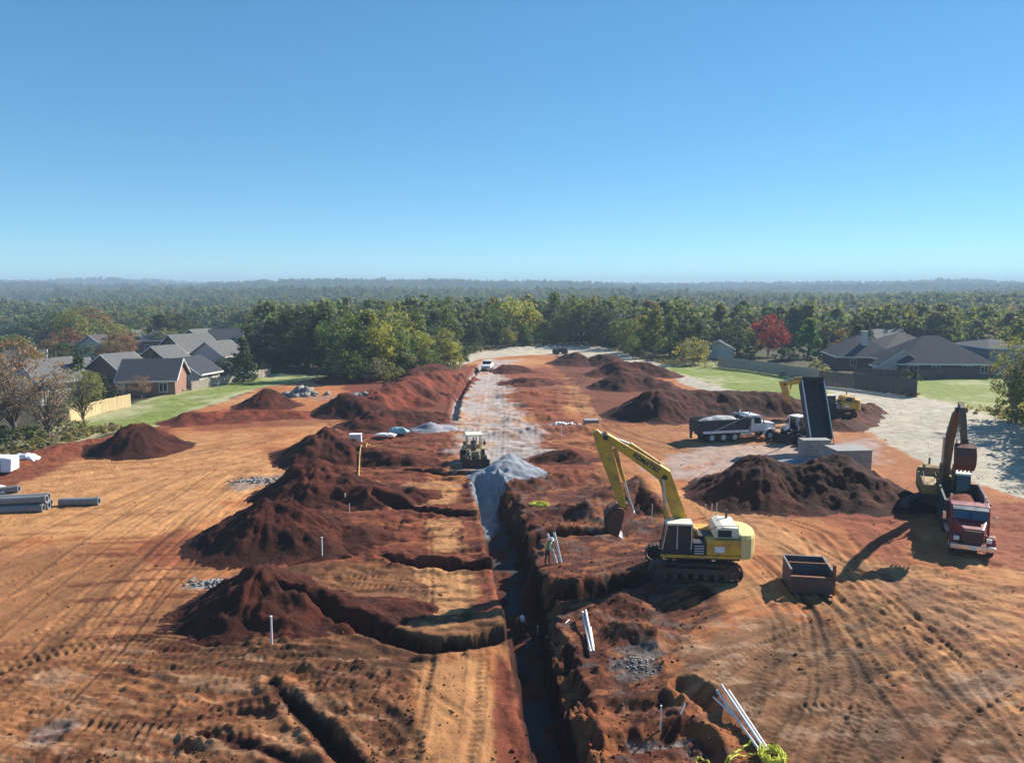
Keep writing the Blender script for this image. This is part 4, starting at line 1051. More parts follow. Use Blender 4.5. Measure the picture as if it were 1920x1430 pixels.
# far woods: one mass
def forest():
    r = np.random.RandomState(21)
    hid = bpy.data.collections.new('tree_kinds')
    protos = []
    for s, (k, hh, ww) in enumerate([('round', 12, 12), ('round', 11, 11), ('tall', 13, 9), ('round', 13, 13), ('round', 9, 12), ('cone', 12, 7)]):
        q = np.random.RandomState(50 + s)
        c = crown_clumps(k, q, 42, hh, ww)
        V, Q, col = leaf_quads(c, 1.5 * (.65 + .7 * q.rand(42, 1)) * np.ones((1, 3)), q, 12, .52)
        me = np_mesh('far_crown', V, Q, M['leafr'], col, smooth=False)
        o = bpy.data.objects.new('far_tree', me); hid.objects.link(o)
    P = []; S = []
    def scatter(y0, y1, n, fan, test, s0, s1):
        y = y0 + (y1 - y0) * r.rand(n) ** .8; x = (r.rand(n) * 2 - 1) * fan * y
        m = test(x, y); x, y = x[m], y[m]
        P.append(np.stack([x, y, terrain(x, y) - .3], 1)); S.append(s0 + (s1 - s0) * r.rand(len(x)))
    site = SITE
    def fldf(x, y): return fbm(x / 220., y / 300., 2, 60) < .18
    def t1(x, y):
        px = 960 + x / y * F
        hood = (px < 500) & (y < 330)                      # the left houses stand here
        hoodr = (px > 1320) & (px < 1920) & (y < 215)
        front = (px > 500) & (px < 880) & (y < 170)
        return ~hood & ~hoodr & ~front & (poly_sd(x, y, site) < -14) & fldf(x, y)
    scatter(160, 420, 2600, .86, t1, .6, 1.1)
    scatter(420, 1000, 7000, .84, lambda x, y: fldf(x, y) & ~((x / y * F < -430) & (x / y * F > -600) & (y < 520)), .7, 1.25)
    scatter(1000, 2000, 9000, .82, lambda x, y: x > -1e9, .9, 1.45)
    scatter(2000, 3500, 9000, .80, lambda x, y: x > -1e9, 1.2, 1.7)
    P = np.concatenate(P); S = np.concatenate(S)
    me = bpy.data.meshes.new('distant_woods'); me.vertices.add(len(P)); me.vertices.foreach_set('co', P.astype(np.float32).ravel())
    a = me.attributes.new('size', 'FLOAT', 'POINT'); a.data.foreach_set('value', S.astype(np.float32))
    o = link('distant_woods', me)
    tag(o, 'hazy wooded hills reaching to the horizon', 'woods', kind='stuff')
    ng = bpy.data.node_groups.new('scatter_trees', 'GeometryNodeTree')
    ng.interface.new_socket('Geometry', in_out='INPUT', socket_type='NodeSocketGeometry')
    ng.interface.new_socket('Geometry', in_out='OUTPUT', socket_type='NodeSocketGeometry')
    N = ng.nodes; gi = N.new('NodeGroupInput'); go = N.new('NodeGroupOutput')
    iop = N.new('GeometryNodeInstanceOnPoints'); ci = N.new('GeometryNodeCollectionInfo')
    ci.inputs['Collection'].default_value = hid; ci.inputs['Separate Children'].default_value = True; ci.inputs['Reset Children'].default_value = True
    na = N.new('GeometryNodeInputNamedAttribute'); na.data_type = 'FLOAT'; na.inputs['Name'].default_value = 'size'
    rv = N.new('FunctionNodeRandomValue'); rv.data_type = 'FLOAT_VECTOR'; rv.inputs['Min'].default_value = (0, 0, 0); rv.inputs['Max'].default_value = (0.08, 0.08, 6.283)
    L = ng.links
    L.new(gi.outputs[0], iop.inputs['Points']); L.new(ci.outputs[0], iop.inputs['Instance']); iop.inputs['Pick Instance'].default_value = True
    L.new(rv.outputs[0], iop.inputs['Rotation']); L.new(na.outputs[0], iop.inputs['Scale']); L.new(iop.outputs[0], go.inputs[0])
    md = o.modifiers.new('scatter', 'NODES'); md.node_group = ng
forest()

# low scrub along the site edges
def scrub():
    r = np.random.RandomState(33); C = []; S = []
    def strip(pts, n, w, s0, s1):
        pts = GP(pts)
        for k in range(n):
            i = r.randint(len(pts) - 1); t = r.rand()
            x = pts[i][0] + (pts[i + 1][0] - pts[i][0]) * t + r.normal() * w; y = pts[i][1] + (pts[i + 1][1] - pts[i][1]) * t + r.normal() * w
            s = s0 + r.rand() * (s1 - s0)
            C.append((x, y, s * .4)); S.append(s)
    strip([(-40, 868), (60, 838), (150, 812), (200, 802)], 240, 1.2, .25, .6)
    strip([(620, 712), (700, 706), (780, 700), (860, 692)], 140, 1.6, .5, 1.3)
    strip([(880, 662), (1000, 646), (1160, 652), (1240, 680), (1330, 690)], 160, 1.8, .5, 1.5)
    strip([(1380, 682), (1480, 700), (1600, 722), (1710, 742)], 120, .7, .4, .9)
    strip([(1860, 772), (1960, 796)], 70, 1.4, .3, .8)
    C = np.array(C); C[:, 2] += height(C[:, 0], C[:, 1], False); S = np.array(S)[:, None] * np.ones((1, 3))
    V, Q, col = leaf_quads(C, S, r, 22, .13)
    o = link('undergrowth', np_mesh('undergrowth', V, Q, M['leaf'], col, smooth=False))
    o.color = (.20, .17, .085, 1)
    tag(o, 'weeds and low scrub along the edges of the cleared ground', 'undergrowth', kind='stuff')
scrub()

# ------------------------------------------------------------------ houses and fences
def house(px, base, wpx, ridge_px, eave_px, depth, rot, kind, wall, roof, label, group, gable=None, windows=(), chimney=None, z=None, over=.45):
    """wpx: length along the ridge in pixels; ridge/eave given as pixel heights above base"""
    x, y = G(px, base); s = y / F
    L = wpx * s; ze = eave_px * s; zr = ridge_px * s; D = depth
    g = hz(x, y) if z is None else z
    e = empty('house', (x, y + D / 2 * abs(math.cos(rot)), g - .1), rot, label, 'house', group)
    hl, hd = L / 2, D / 2
    mb = MB()
    if kind == 'gable':
        vs = [(-hl, -hd, -.3), (hl, -hd, -.3), (hl, hd, -.3), (-hl, hd, -.3), (-hl, -hd, ze), (hl, -hd, ze), (hl, hd, ze), (-hl, hd, ze), (-hl, 0, zr), (hl, 0, zr)]
        mb.add(vs, [(0, 1, 5, 4), (2, 3, 7, 6), (1, 2, 6, 9, 5), (3, 0, 4, 8, 7), (3, 2, 1, 0)])
    else:
        mb.box(-hl, hl, -hd, hd, -.3, ze)
    mb.build('wall', M[wall], e)
    rf = MB(); t = .18; o = over
    sl = (zr - ze) / hd
    if kind == 'gable':
        for s_ in (-1, 1):
            a = (0, zr + .06); b = (s_ * (hd + o), ze - o * sl + .06)
            vs = []
            for xx in (-hl - o, hl + o): vs += [(xx, a[0], a[1]), (xx, b[0], b[1]), (xx, b[0], b[1] + t), (xx, a[0], a[1] + t)]
            rf.add(vs, [(0, 1, 2, 3), (7, 6, 5, 4), (0, 4, 5, 1), (1, 5, 6, 2), (2, 6, 7, 3)])
    else:
        rl = max(.5, hl - hd * .95); zz = ze - .05
        vs = [(-hl - o, -hd - o, zz), (hl + o, -hd - o, zz), (hl + o, hd + o, zz), (-hl - o, hd + o, zz), (-hl - o, -hd - o, zz + t), (hl + o, -hd - o, zz + t), (hl + o, hd + o, zz + t), (-hl - o, hd + o, zz + t), (-rl, 0, zr), (rl, 0, zr)]
        rf.add(vs, [(3, 2, 1, 0), (0, 1, 5, 4), (1, 2, 6, 5), (2, 3, 7, 6), (3, 0, 4, 7), (4, 5, 9, 8), (5, 6, 9), (6, 7, 8, 9), (7, 4, 8)])
    ro = rf.build('roof', M[roof], e)
    tr = MB()
    if kind == 'gable':
        for xx in (-hl - o - .03, hl + o + .03):
            for s_ in (-1, 1): tr.tube((xx, 0, zr + .1), (xx, s_ * (hd + o), ze - o * sl + .1), .11, .11, 4)
        for s_ in (-1, 1): tr.box(-hl - o, hl + o, s_ * (hd + o + .06) - .05, s_ * (hd + o + .06) + .05, ze - o * sl - .08, ze - o * sl + .17)
    else:
        for s_ in (-1, 1):
            tr.box(-hl - o - .06, hl + o + .06, s_ * (hd + o + .04) - .04, s_ * (hd + o + .04) + .04, ze - .1, ze + .11)
            tr.box(s_ * (hl + o + .04) - .04, s_ * (hl + o + .04) + .04, -hd - o, hd + o, ze - .1, ze + .11)
    tr.build('fascia', M['trim'], e)
    for (wx, wz, ww, wh) in (windows or [(-hl * .45, .9, 1.0, 1.2), (hl * .4, .9, 1.0, 1.2)]):
        f = MB(); yy = -hd
        for a in ((wx - ww / 2 - .08, wx + ww / 2 + .08, wz - .08, wz), (wx - ww / 2 - .08, wx + ww / 2 + .08, wz + wh, wz + wh + .08), (wx - ww / 2 - .08, wx - ww / 2, wz, wz + wh), (wx + ww / 2, wx + ww / 2 + .08, wz, wz + wh), (wx - .03, wx + .03, wz, wz + wh)):
            f.box(a[0], a[1], yy - .07, yy + .02, a[2], a[3])
        w = f.build('window', M['trim'], e)
        MB().box(wx - ww / 2, wx + ww / 2, yy - .03, yy + .01, wz, wz + wh).build('pane', M['glass'], w)
    if chimney:
        cx, cy, cs = chimney
        c = MB().box(cx - cs, cx + cs, cy - .4, cy + .4, ze, zr + .9); c.box(cx - cs - .1, cx + cs + .1, cy - .5, cy + .5, zr + .9, zr + 1.1)
        c.build('chimney', M['siding'], ro)
    v = MB()
    for k in range(1):
        vx = -hl * .35; v.tube((vx, hd * .35, ze + (zr - ze) * .55), (vx, hd * .35, zr + .1), .09, .09, 6)
    v.build('vent', M['siding'], ro)
    return e
GL, GRR = 'houses on the left', 'houses on the right'
W1 = [(-3.2, .8, 1.1, 1.3), (-.6, .8, 1.1, 1.3), (2.4, .8, 1.1, 1.3)]
house(268, 737, 100, 66, 33, 8.0, RAD(10), 'gable', 'brick', 'roofdark', 'brick house with dark blue-black gable roof beside the green verge', GL, windows=W1)
house(352, 716, 60, 52, 26, 8, RAD(76), 'gable', 'siding', 'roofdark', 'house with pale gable just behind the brick house', GL, windows=[(0, .9, 1, 1.2)])
house(212, 712, 60, 60, 34, 9, RAD(62), 'gable', 'brickdark', 'roofgrey', 'house with light grey roof slope left behind the brick house', GL)
house(300, 694, 46, 56, 34, 9, RAD(60), 'gable', 'brickdark', 'roofgrey', 'small house with pale roof above the brick roof', GL)
house(345, 680, 74, 62, 34, 11, RAD(56), 'gable', 'brickdark', 'roofgrey', 'larger house with broad lit grey roof in the middle of the left group', GL, windows=[(0, 1, 1.2, 1.3)])
house(403, 684, 52, 52, 28, 10, RAD(62), 'gable', 'siding', 'roofgrey', 'house with white gable beside the dark evergreen', GL, windows=[(0, .9, 1, 1.2)])
house(412, 652, 60, 40, 22, 12, RAD(12), 'gable', 'brickdark', 'roofdark', 'long dark-roofed house behind the white-gabled one', GL)
house(370, 650, 44, 40, 20, 11, RAD(66), 'gable', 'brickdark', 'roofgrey', 'house with narrow lit roof behind the dark-roofed row', GL)
house(280, 652, 52, 40, 22, 10, RAD(15), 'hip', 'brickdark', 'roofdark', 'low dark house between the autumn trees', GL)
house(70, 742, 84, 82, 46, 10, RAD(58), 'gable', 'siding', 'roofgrey', 'house with grey-green roof hidden behind the sparse left trees', GL)
house(178, 662, 30, 42, 22, 9, RAD(75), 'gable', 'siding', 'roofbrown', 'small house with white gable in front of the orange trees', GL)
house(235, 640, 44, 34, 18, 10, RAD(60), 'gable', 'brickdark', 'roofgrey', 'house with a small lit roof far behind the orange trees', GL)
house(335, 628, 40, 30, 16, 10, RAD(20), 'gable', 'siding', 'roofdark', 'dark-roofed house in the back row below the dark trees', GL)
house(25, 700, 60, 52, 28, 10, RAD(30), 'gable', 'siding', 'roofbrown', 'brown-roofed house behind the trees at the far left edge', GL)
house(120, 712, 50, 50, 28, 9, RAD(50), 'gable', 'siding', 'roofgrey', 'grey-roofed house below the rusty red tree', GL)
house(468, 650, 44, 34, 18, 10, RAD(30), 'gable', 'greywall', 'roofgrey', 'pale-roofed house just left of the dense woods, in the back row', GL)
house(488, 668, 40, 50, 28, 10, RAD(60), 'gable', 'brickdark', 'roofgrey', 'house with pale roof at the left end of the dense woods', GL)
house(428, 604, 62, 29, 12, 30, RAD(8), 'hip', 'greywall', 'roofgrey', 'wide grey-roofed building far off between the trees', GL)
house(-5, 626, 60, 28, 16, 16, RAD(20), 'gable', 'siding', 'roofgrey', 'house with pale roof line far at the left edge', GL)
W2 = [(-6, 1.0, 1.6, 1.2), (-2, 1.0, 1.4, 1.2), (3.5, 1.0, 1.5, 1.2), (6.5, 1.0, 1.2, 1.2)]
house(1780, 708, 168, 76, 26, 14, RAD(-4), 'hip', 'brickdark', 'roofdark', 'largest dark-roofed house on the right, long pale fascia', GRR, windows=W2)
house(1635, 692, 104, 62, 24, 13, RAD(-10), 'hip', 'brickdark', 'roofdark', 'dark hip-roofed house with white chimney, leftmost of the right group', GRR, chimney=(.2, -3.0, .55))
house(1720, 672, 120, 46, 14, 16, RAD(-2), 'hip', 'brickdark', 'roofbrown', 'brown-roofed house behind and between the two dark roofs', GRR)
house(1685, 704, 34, 50, 22, 8, RAD(84), 'gable', 'siding', 'roofdark', 'house wing with a pale pointed gable facing the site', GRR)
house(1680, 650, 56, 33, 16, 14, RAD(-6), 'gable', 'greywall', 'roofgrey', 'house with a lit pale roof topping the right group', GRR)
house(1892, 704, 76, 66, 52, 12, RAD(-2), 'hip', 'greywall', 'roofdark', 'two-storey grey-walled house at the right edge', GRR, windows=[(-1, 3.4, 1.2, 1.2)])
house(1350, 672, 24, 34, 20, 6.5, RAD(70), 'gable', 'siding', 'roofgrey', 'pale gable end half hidden left of the red tree', GRR)

def fence(pts, hgt, mat, label, group, panel=2.4, plank=.14):
    pts = GP(pts)
    x0, y0 = pts[0]
    e = empty('fence', (x0, y0, 0), 0, label, 'fence', group)
    r = random.Random(int(x0 * 10))
    for a, b in zip(pts[:-1], pts[1:]):
        d = Vector((b[0] - a[0], b[1] - a[1], 0)); L = d.length; n = max(1, round(L / panel)); d.normalize()
        ang = math.atan2(d.y, d.x); pl = L / n
        for k in range(n):
            sx, sy = a[0] + d.x * pl * k, a[1] + d.y * pl * k; z = hz(sx, sy)
            mb = MB(); q = 0.06
            while q < pl - .06:
                w = min(plank - .02, pl - .06 - q); hh = hgt + r.uniform(-.05, .05); off = r.uniform(-.012, .012)
                mb.box(q, q + w, -.015 + off, .015 + off, .04, hh); q += plank
            mb.box(0, pl, .02, .06, .35, .43); mb.box(0, pl, .02, .06, hgt - .4, hgt - .32)
            mb.build('fence_panel', M[mat], e, loc=(sx - x0, sy - y0, z), rot=(0, 0, ang))
            MB().box(-.05, .05, .02, .12, -.3, hgt + .12).build('post', M[mat], e, loc=(sx - x0, sy - y0, z), rot=(0, 0, ang))
    return e
GF = 'wooden garden fences'
fence([(132, 786), (190, 768), (246, 756)], 1.85, 'woodnew', 'new pale yellow wooden fence at the left beside the verge', GF)
fence([(360, 728), (410, 720), (447, 714)], 1.5, 'woodpale', 'greyish wooden fence left of the parked car', GF)
fence([(462, 712), (490, 707), (508, 704)], 1.5, 'woodpale', 'short stretch of wooden fence right of the parked car', GF)
fence([(1346, 690), (1400, 696), (1460, 704), (1535, 714)], 2.2, 'woodpale', 'weathered fence with lit top below the red tree', GF)
fence([(1535, 722), (1600, 728), (1660, 736), (1718, 744)], 2.6, 'woodold', 'dark tall wooden fence in front of the right houses', GF)
fence([(1718, 744), (1719, 726), (1720, 712)], 2.2, 'woodold', 'short return of dark fence beside the bright lawn', GF)
fence([(1600, 706), (1700, 712), (1860, 708)], 1.8, 'woodold', 'low dark fence right below the eaves of the big house', GF)
# ------------------------------------------------------------------ machines
def ribbon(pts, hw):
    """outline of a thick bent beam in x,z from centre points and half widths"""
    P = [Vector(p) for p in pts]; L, R_ = [], []
    for i, p in enumerate(P):
        t = (P[min(i + 1, len(P) - 1)] - P[max(i - 1, 0)]).normalized(); n = Vector((-t.y, t.x))
        L.append(tuple(p + n * hw[i])); R_.append(tuple(p - n * hw[i]))
    return L + R_[::-1]
def cylinder_arm(name, a, b, y, r, parent, mb=None):
    a = Vector((a[0], y, a[1])); b = Vector((b[0], y, b[1])); m = a.lerp(b, .55)
    o = MB().tube(a, m, r, r, 10).build(name, M['yellow'], parent, smooth=False)
    MB().tube(m, b, r * .55, r * .55, 8).tube(b - Vector((0, r, 0)), b + Vector((0, r, 0)), r, r, 8).build('rod', M['bright'], o)
    return o
def wheel(parent, x, y, r, w, side, name='wheel', rim='rim_white', n=22):
    o = bpy.data.objects.new(name, None); COL.objects.link(o); o.parent = parent; o.location = (x, y, r)
    t = MB().lathe_y([(r * .56, -w / 2), (r * .9, -w / 2), (r * .985, -w * .36), (r, 0), (r * .985, w * .36), (r * .9, w / 2), (r * .56, w / 2), (r * .5, w * .2), (r * .5, -w * .2), (r * .56, -w / 2)], 0, 0, 0, n)
    for k in range(n):
        a = 2 * math.pi * k / n
        t.box(-.035, .035, -w * .42, w * .42, r * .96, r * 1.025, Matrix.Rotation(a, 4, 'Y'))
    t.build('tyre', M['rubber'], o)
    s = side
    MB().lathe_y([(0.001, s * w * .18), (r * .16, s * w * .22), (r * .2, s * w * .05), (r * .44, s * w * .02), (r * .5, s * w * .34), (r * .565, s * w * .44)], 0, 0, 0, 16).build('rim', M['white'] if rim == 'rim_white' else M[rim], o, smooth=True)
    return o
def track(parent, y, L=5.2, h=1.05, w=.6):
    r = h / 2; hl = L / 2 - r; mb = MB()
    def pos(s):
        P = 4 * hl + 2 * math.pi * r; s %= P
        if s < 2 * hl: return -hl + s, h - .03, 0.
        s -= 2 * hl
        if s < math.pi * r: a = s / r; return hl + (r - .03) * math.sin(a), r + (r - .03) * math.cos(a), a
        s -= math.pi * r
        if s < 2 * hl: return hl - s, .03, math.pi
        s -= 2 * hl; a = math.pi + s / r
        return -hl + (r - .03) * math.sin(a), r + (r - .03) * math.cos(a), a
    P = 4 * hl + 2 * math.pi * r; n = int(P / .2)
    for k in range(n):
        x, z, a = pos(k * P / n)
        Mx = Matrix.Translation((x, 0, z)) @ Matrix.Rotation(a, 4, 'Y')
        mb.box(-.085, .085, y - w / 2, y + w / 2, -.025, .025, Mx); mb.box(-.09, -.05, y - w / 2, y + w / 2, .02, .06, Mx)
    mb.build('track', M['steel'], parent)
    f = MB(); f.prism([(-hl, .38), (hl, .38), (hl, .68), (.6, .74), (-.6, .74), (-hl, .68)], y - .17, y + .17)
    fr = f.build('track_frame', M['steel'], parent, bevel=.03)
    for k in range(7):
        xx = -hl + .35 + k * (2 * hl - .7) / 6
        MB().lathe_y([(0.001, -.22), (.17, -.2), (.17, .2), (0.001, .22)], xx, y, .25, 12).build('roller', M['steel'], fr)
    for xx, nm in ((-hl, 'sprocket'), (hl, 'idler')):
        MB().lathe_y([(0.001, -.24), (.2, -.24), (.24, -.12), (r - .12, -.1), (r - .12, .1), (.24, .12), (.2, .24), (0.001, .24)], xx, y, r, 20).build(nm, M['steel'], fr)

def excavator(loc, heading, yaw, boom, arm, bucket_ang, label, group, ykey='yellow', bkey=None, letters=None, cyl=None, arm_w=.26, boom_w=.34, scale=1.0, bw=.75, hw=(.27, .38, .41, .31, .2)):
    e = empty('excavator', loc, heading, label, 'excavator', group)
    e.scale = (scale,) * 3
    for s in (-1, 1): track(e, s * 1.4)
    MB().box(-.9, .9, -1.2, 1.2, .5, .95).tube((0, 0, .9), (0, 0, 1.22), .75, .75, 20).build('undercarriage', M['steel'], e, bevel=.04)
    U = bpy.data.objects.new('upper_body', MB().box(-2.4, 1.75, -1.45, 1.45, 1.22, 1.5).mesh('upper_body', M['black'])); COL.objects.link(U)
    U.parent = e; U.rotation_euler = (0, 0, yaw)
    Y = M[ykey]; BY = M[bkey or ykey]
    def b(mb, nm, mat, bev=.0, smooth=False, lab=None): return mb.build(nm, mat, U, bevel=bev, smooth=smooth, label=lab)
    # engine side housings
    b(MB().prism([(-2.5, 1.5), (-.55, 1.5), (-.55, 2.35), (-2.5, 2.42)], .62, 1.45), 'side_housing', Y, .05)
    b(MB().prism([(-2.5, 1.5), (1.3, 1.5), (1.3, 2.2), (.2, 2.42), (-2.5, 2.42)], -1.45, -.5), 'side_housing', Y, .05)
    b(MB().box(-2.5, -.2, -.5, .62, 1.5, 2.35), 'pump_deck', M['black'], .03)
    b(MB().prism([(-2.45, 2.42), (-1.0, 2.42), (-1.15, 2.95), (-1.5, 3.08), (-2.35, 3.02)], -1.1, 1.2), 'engine_hood', M['cream'] if letters else Y, .06)
    b(MB().box(-1.95, -1.2, 1.19, 1.22, 2.5, 2.9), 'grille', M['black'])
    # counterweight, rounded at the rear
    pr = [(-2.5 - .95 * math.cos(a) ** .8, 1.45 * math.sin(a)) for a in [0.001, .35, .7, 1.05, 1.35, 1.5]]
    outl = [(-2.45, -1.48)] + [(x, -y) for x, y in pr[::-1]] + [(x, y) for x, y in pr[1:]] + [(-2.45, 1.48)]
    n = len(outl); vs = []
    for zz, k in ((1.28, .97), (1.5, 1.0), (2.45, 1.0), (2.68, .94)):
        vs += [(-2.4 + (x + 2.4) * k, y * (k if zz > 2.5 else 1), zz) for x, y in outl]
    fs = [tuple(range(n - 1, -1, -1)), tuple(range(3 * n, 4 * n))]
    for q in range(3):
        for i in range(n): j = (i + 1) % n; fs.append((q * n + i, q * n + j, (q + 1) * n + j, (q + 1) * n + i))
    b(MB().add(vs, fs), 'counterweight', M['sunlit'] if letters else Y, .05)
    b(MB().box(-1.55, -1.0, 1.452, 1.462, 1.68, 2.02), 'notice_plate', M['plastic'])
    b(MB().box(-.5, .2, .7, 1.44, 1.5, 2.2), 'tool_box', M['black'], .02)
    bb = MB()
    for k in range(4): bb.box(-.42 + k * .001, .12, 1.441, 1.452, 1.58 + k * .14, 1.62 + k * .14)
    b(bb, 'vent_panel', M['plastic'])
    # cab
    cx0, cx1, cy0, cy1, cz0, cz1 = .25, 1.95, .52, 1.45, 1.5, 3.25
    cabm = MB()
    cabm.prism([(cx0, cz0), (cx1, cz0), (cx1, cz0 + .25), (cx0, cz0 + .25)], cy0, cy1)
    for (xx, yy) in ((cx0, cy0), (cx0, cy1 - .09), (1.05, cy1 - .09), (1.05, cy0)): cabm.box(xx, xx + .09, yy, yy + .09, cz0 + .25, cz1 - .06)
    for yy in (cy0, cy1 - .08):
        cabm.prism([(cx1 - .08, cz0 + .25), (cx1, cz0 + .25), (cx1 - .25, cz1 - .06), (cx1 - .33, cz1 - .06)], yy, yy + .08)
    cabm.box(cx0, cx0 + .8, cy1 - .08, cy1, cz0 + .25, cz0 + .85)
    cab = b(cabm, 'cab', M['black'] if ykey != 'yellow' else M['black'], .015)
    MB().prism([(cx0 - .06, cz1 - .06), (cx1 - .2, cz1 - .06), (cx1 - .3, cz1 + .06), (cx0, cz1 + .06)], cy0 - .05, cy1 + .04).build('cab_roof', M['cream'], cab, bevel=.03)
    if letters:
        tm = MB()  # cream strips painted on as bright reflections along the cab pillars
        for (xx, dx) in ((cx0 + .02, 0), (1.07, 0)): tm.box(xx, xx + .05, cy1 + .002, cy1 + .02, cz0 + .3, cz1 - .1)
        tm.prism([(cx1 - .07, cz0 + .3), (cx1 - .02, cz0 + .3), (cx1 - .27, cz1 - .08), (cx1 - .32, cz1 - .08)], cy1 + .002, cy1 + .02)
        tm.build('cab_glints', M['cream'], cab)
        b(MB().box(-2.4, 2.0, 1.452, 1.50, 1.34, 1.50), 'deck_edge', Y)
    gl = MB().box(cx0 + .09, 1.05, cy1 - .05, cy1 - .03, cz0 + .85, cz1 - .08).prism([(1.14, cz0 + .26), (cx1 - .09, cz0 + .26), (cx1 - .32, cz1 - .08), (1.14, cz1 - .08)], cy1 - .05, cy1 - .03)
    gl.build('side_window', M['glass'], cab)
    MB().prism([(cx1 - .05, cz0 + .26), (cx1 - .03, cz0 + .26), (cx1 - .28, cz1 - .08), (cx1 - .3, cz1 - .08)], cy0 + .08, cy1 - .08).build('windscreen', M['glass'], cab)
    MB().box(cx0 + .03, cx0 + .05, cy0 + .09, cy1 - .09, cz0 + .9, cz1 - .08).build('rear_window', M['glass'], cab)
    MB().box(.55, 1.0, .75, 1.2, 1.75, 2.0).box(.5, .65, .75, 1.2, 2.0, 2.7).build('seat', M['rubber'], cab)
    # handrails and lamps
    hr = MB()
    for yy in (-1.4, -.6): hr.path([(1.2, yy, 2.2), (1.2, yy, 2.75), (.2, yy, 2.95), (.2, yy, 2.4)], .022, 6)
    hr.path([(-.4, 1.4, 2.35), (-.4, 1.4, 2.8), (-1.1, 1.3, 3.15), (-2.3, 1.2, 3.2), (-2.3, 1.2, 3.0)], .02, 6)
    b(hr, 'handrail', M['black'])
    b(MB().tube((-2.0, -.7, 3.0), (-2.0, -.7, 3.55), .07, .07, 10), 'exhaust', M['steel'])
    b(MB().sphere((.1, .3, 2.6), .35, .28, .22), 'air_filter', Y)
    # boom
    o = b(MB().prism(ribbon(boom, hw), -boom_w, boom_w), 'boom', BY, .03)
    tip = boom[-1]
    MB().tube((tip[0], -boom_w - .12, tip[1]), (tip[0], boom_w + .12, tip[1]), .16, .16, 12).build('pin', M['steel'], o)
    MB().tube((boom[2][0], -boom_w - .03, boom[2][1] - .1), (boom[2][0], boom_w + .03, boom[2][1] - .1), .17, .17, 12).build('pin', M['steel'], o)
    hs = MB()
    for s in (-.12, 0, .12):
        hs.path([(p[0] + .12, s, p[1] + hw[i] * .95 + .07) for i, p in enumerate(boom)], .03, 5)
    hs.build('hose', M['black'], o)
    if letters:
        cu = bpy.data.curves.new('t', 'FONT'); cu.body = letters; cu.size = .37; cu.extrude = .006; cu.align_x = 'CENTER'; cu.align_y = 'CENTER'; cu.offset = .012
        to = bpy.data.objects.new('t', cu); me = bpy.data.meshes.new_from_object(to); bpy.data.objects.remove(to)
        me.materials.clear(); me.materials.append(M['letter'])
        lo = link('lettering', me, o)
        a = Vector(boom[3]); c = Vector(boom[2]); mid = (a + c) / 2 + (a - c) * .3 + Vector((0, .02)); dr = (c - a).normalized()  # reads from tip to body
        mx = Matrix(((dr.x, -dr.y if False else 0, 0, mid.x), (0, 0, 1, boom_w + .008), (dr.y, 0, 0, mid.y), (0, 0, 0, 1)))
        X = Vector((dr.x, 0, dr.y)); Z = Vector((0, 1, 0)); Yv = Z.cross(X)
        lo.matrix_local = Matrix(((X.x, Yv.x, Z.x, mid.x), (X.y, Yv.y, Z.y, boom_w + .008), (X.z, Yv.z, Z.z, mid.y), (0, 0, 0, 1)))
    # boom cylinders
    m2 = boom[2]
    for s in (-1, 1):
        a = Vector((1.35, s * (boom_w + .16), 1.6)); c = Vector((m2[0] + .1, s * (boom_w + .16), m2[1] - .15)); md = a.lerp(c, .55)
        co = MB().tube(a, md, .13, .13, 10).build('boom_cylinder', BY, U)
        MB().tube(md, c, .065, .065, 8).build('rod', M['bright'], co)
    # arm: polyline from its top end (behind the pin) to the bucket pin
    ao = b(MB().prism(ribbon(arm, (.16, .44, .36, .2)), -arm_w, arm_w), 'arm', BY, .03)
    t0 = Vector(arm[0]); bp = Vector(boom[2]); bend_top = bp + (Vector((-.3, .65)))
    co = b(MB().tube((boom[2][0] + .25, 0, boom[2][1] + hw[2] + .18), ((boom[2][0] + t0.x) / 2, 0, (boom[2][1] + .8 + t0.y) / 2 + .1), .14, .14, 10), 'arm_cylinder', BY)
    MB().tube(((boom[2][0] + t0.x) / 2, 0, (boom[2][1] + .8 + t0.y) / 2 + .1), (t0.x, 0, t0.y), .07, .07, 8).build('rod', M['bright'], co)
    if cyl:
        a, c = cyl; a = Vector((a[0], 0, a[1])); c = Vector((c[0], 0, c[1])); md = a.lerp(c, .5)
        co = b(MB().tube(a, md, .12, .12, 10), 'bucket_cylinder', BY); MB().tube(md, c, .065, .065, 8).tube(c - Vector((0, .3, 0)), c + Vector((0, .3, 0)), .08, .08, 8).build('rod', M['bright'], co)
    # bucket
    bp_ = arm[-1]; Rm = Matrix.Translation((bp_[0], 0, bp_[1])) @ Matrix.Rotation(bucket_ang, 4, 'Y')
    outer = [(.1, .05), (.42, -.05), (.72, -.45), (.74, -1.0), (.45, -1.45), (-.05, -1.62), (-.5, -1.55)]
    inner = [(-.45, -1.48), (-.05, -1.53), (.38, -1.38), (.64, -.98), (.62, -.5), (.36, -.12), (.1, -.03)]
    mb = MB().prism(outer + inner, -bw, bw)
    for s in (-bw, bw - .05): mb.prism(outer + [(-.35, -.9), (-.12, -.1)], s, s + .05)
    mb.box(-.15, .3, -.2, .2, -.02, .3)
    mb.v = [tuple(Rm @ Vector(p)) for p in mb.v]
    bo = b(mb, 'bucket', M['bucket'], .01)
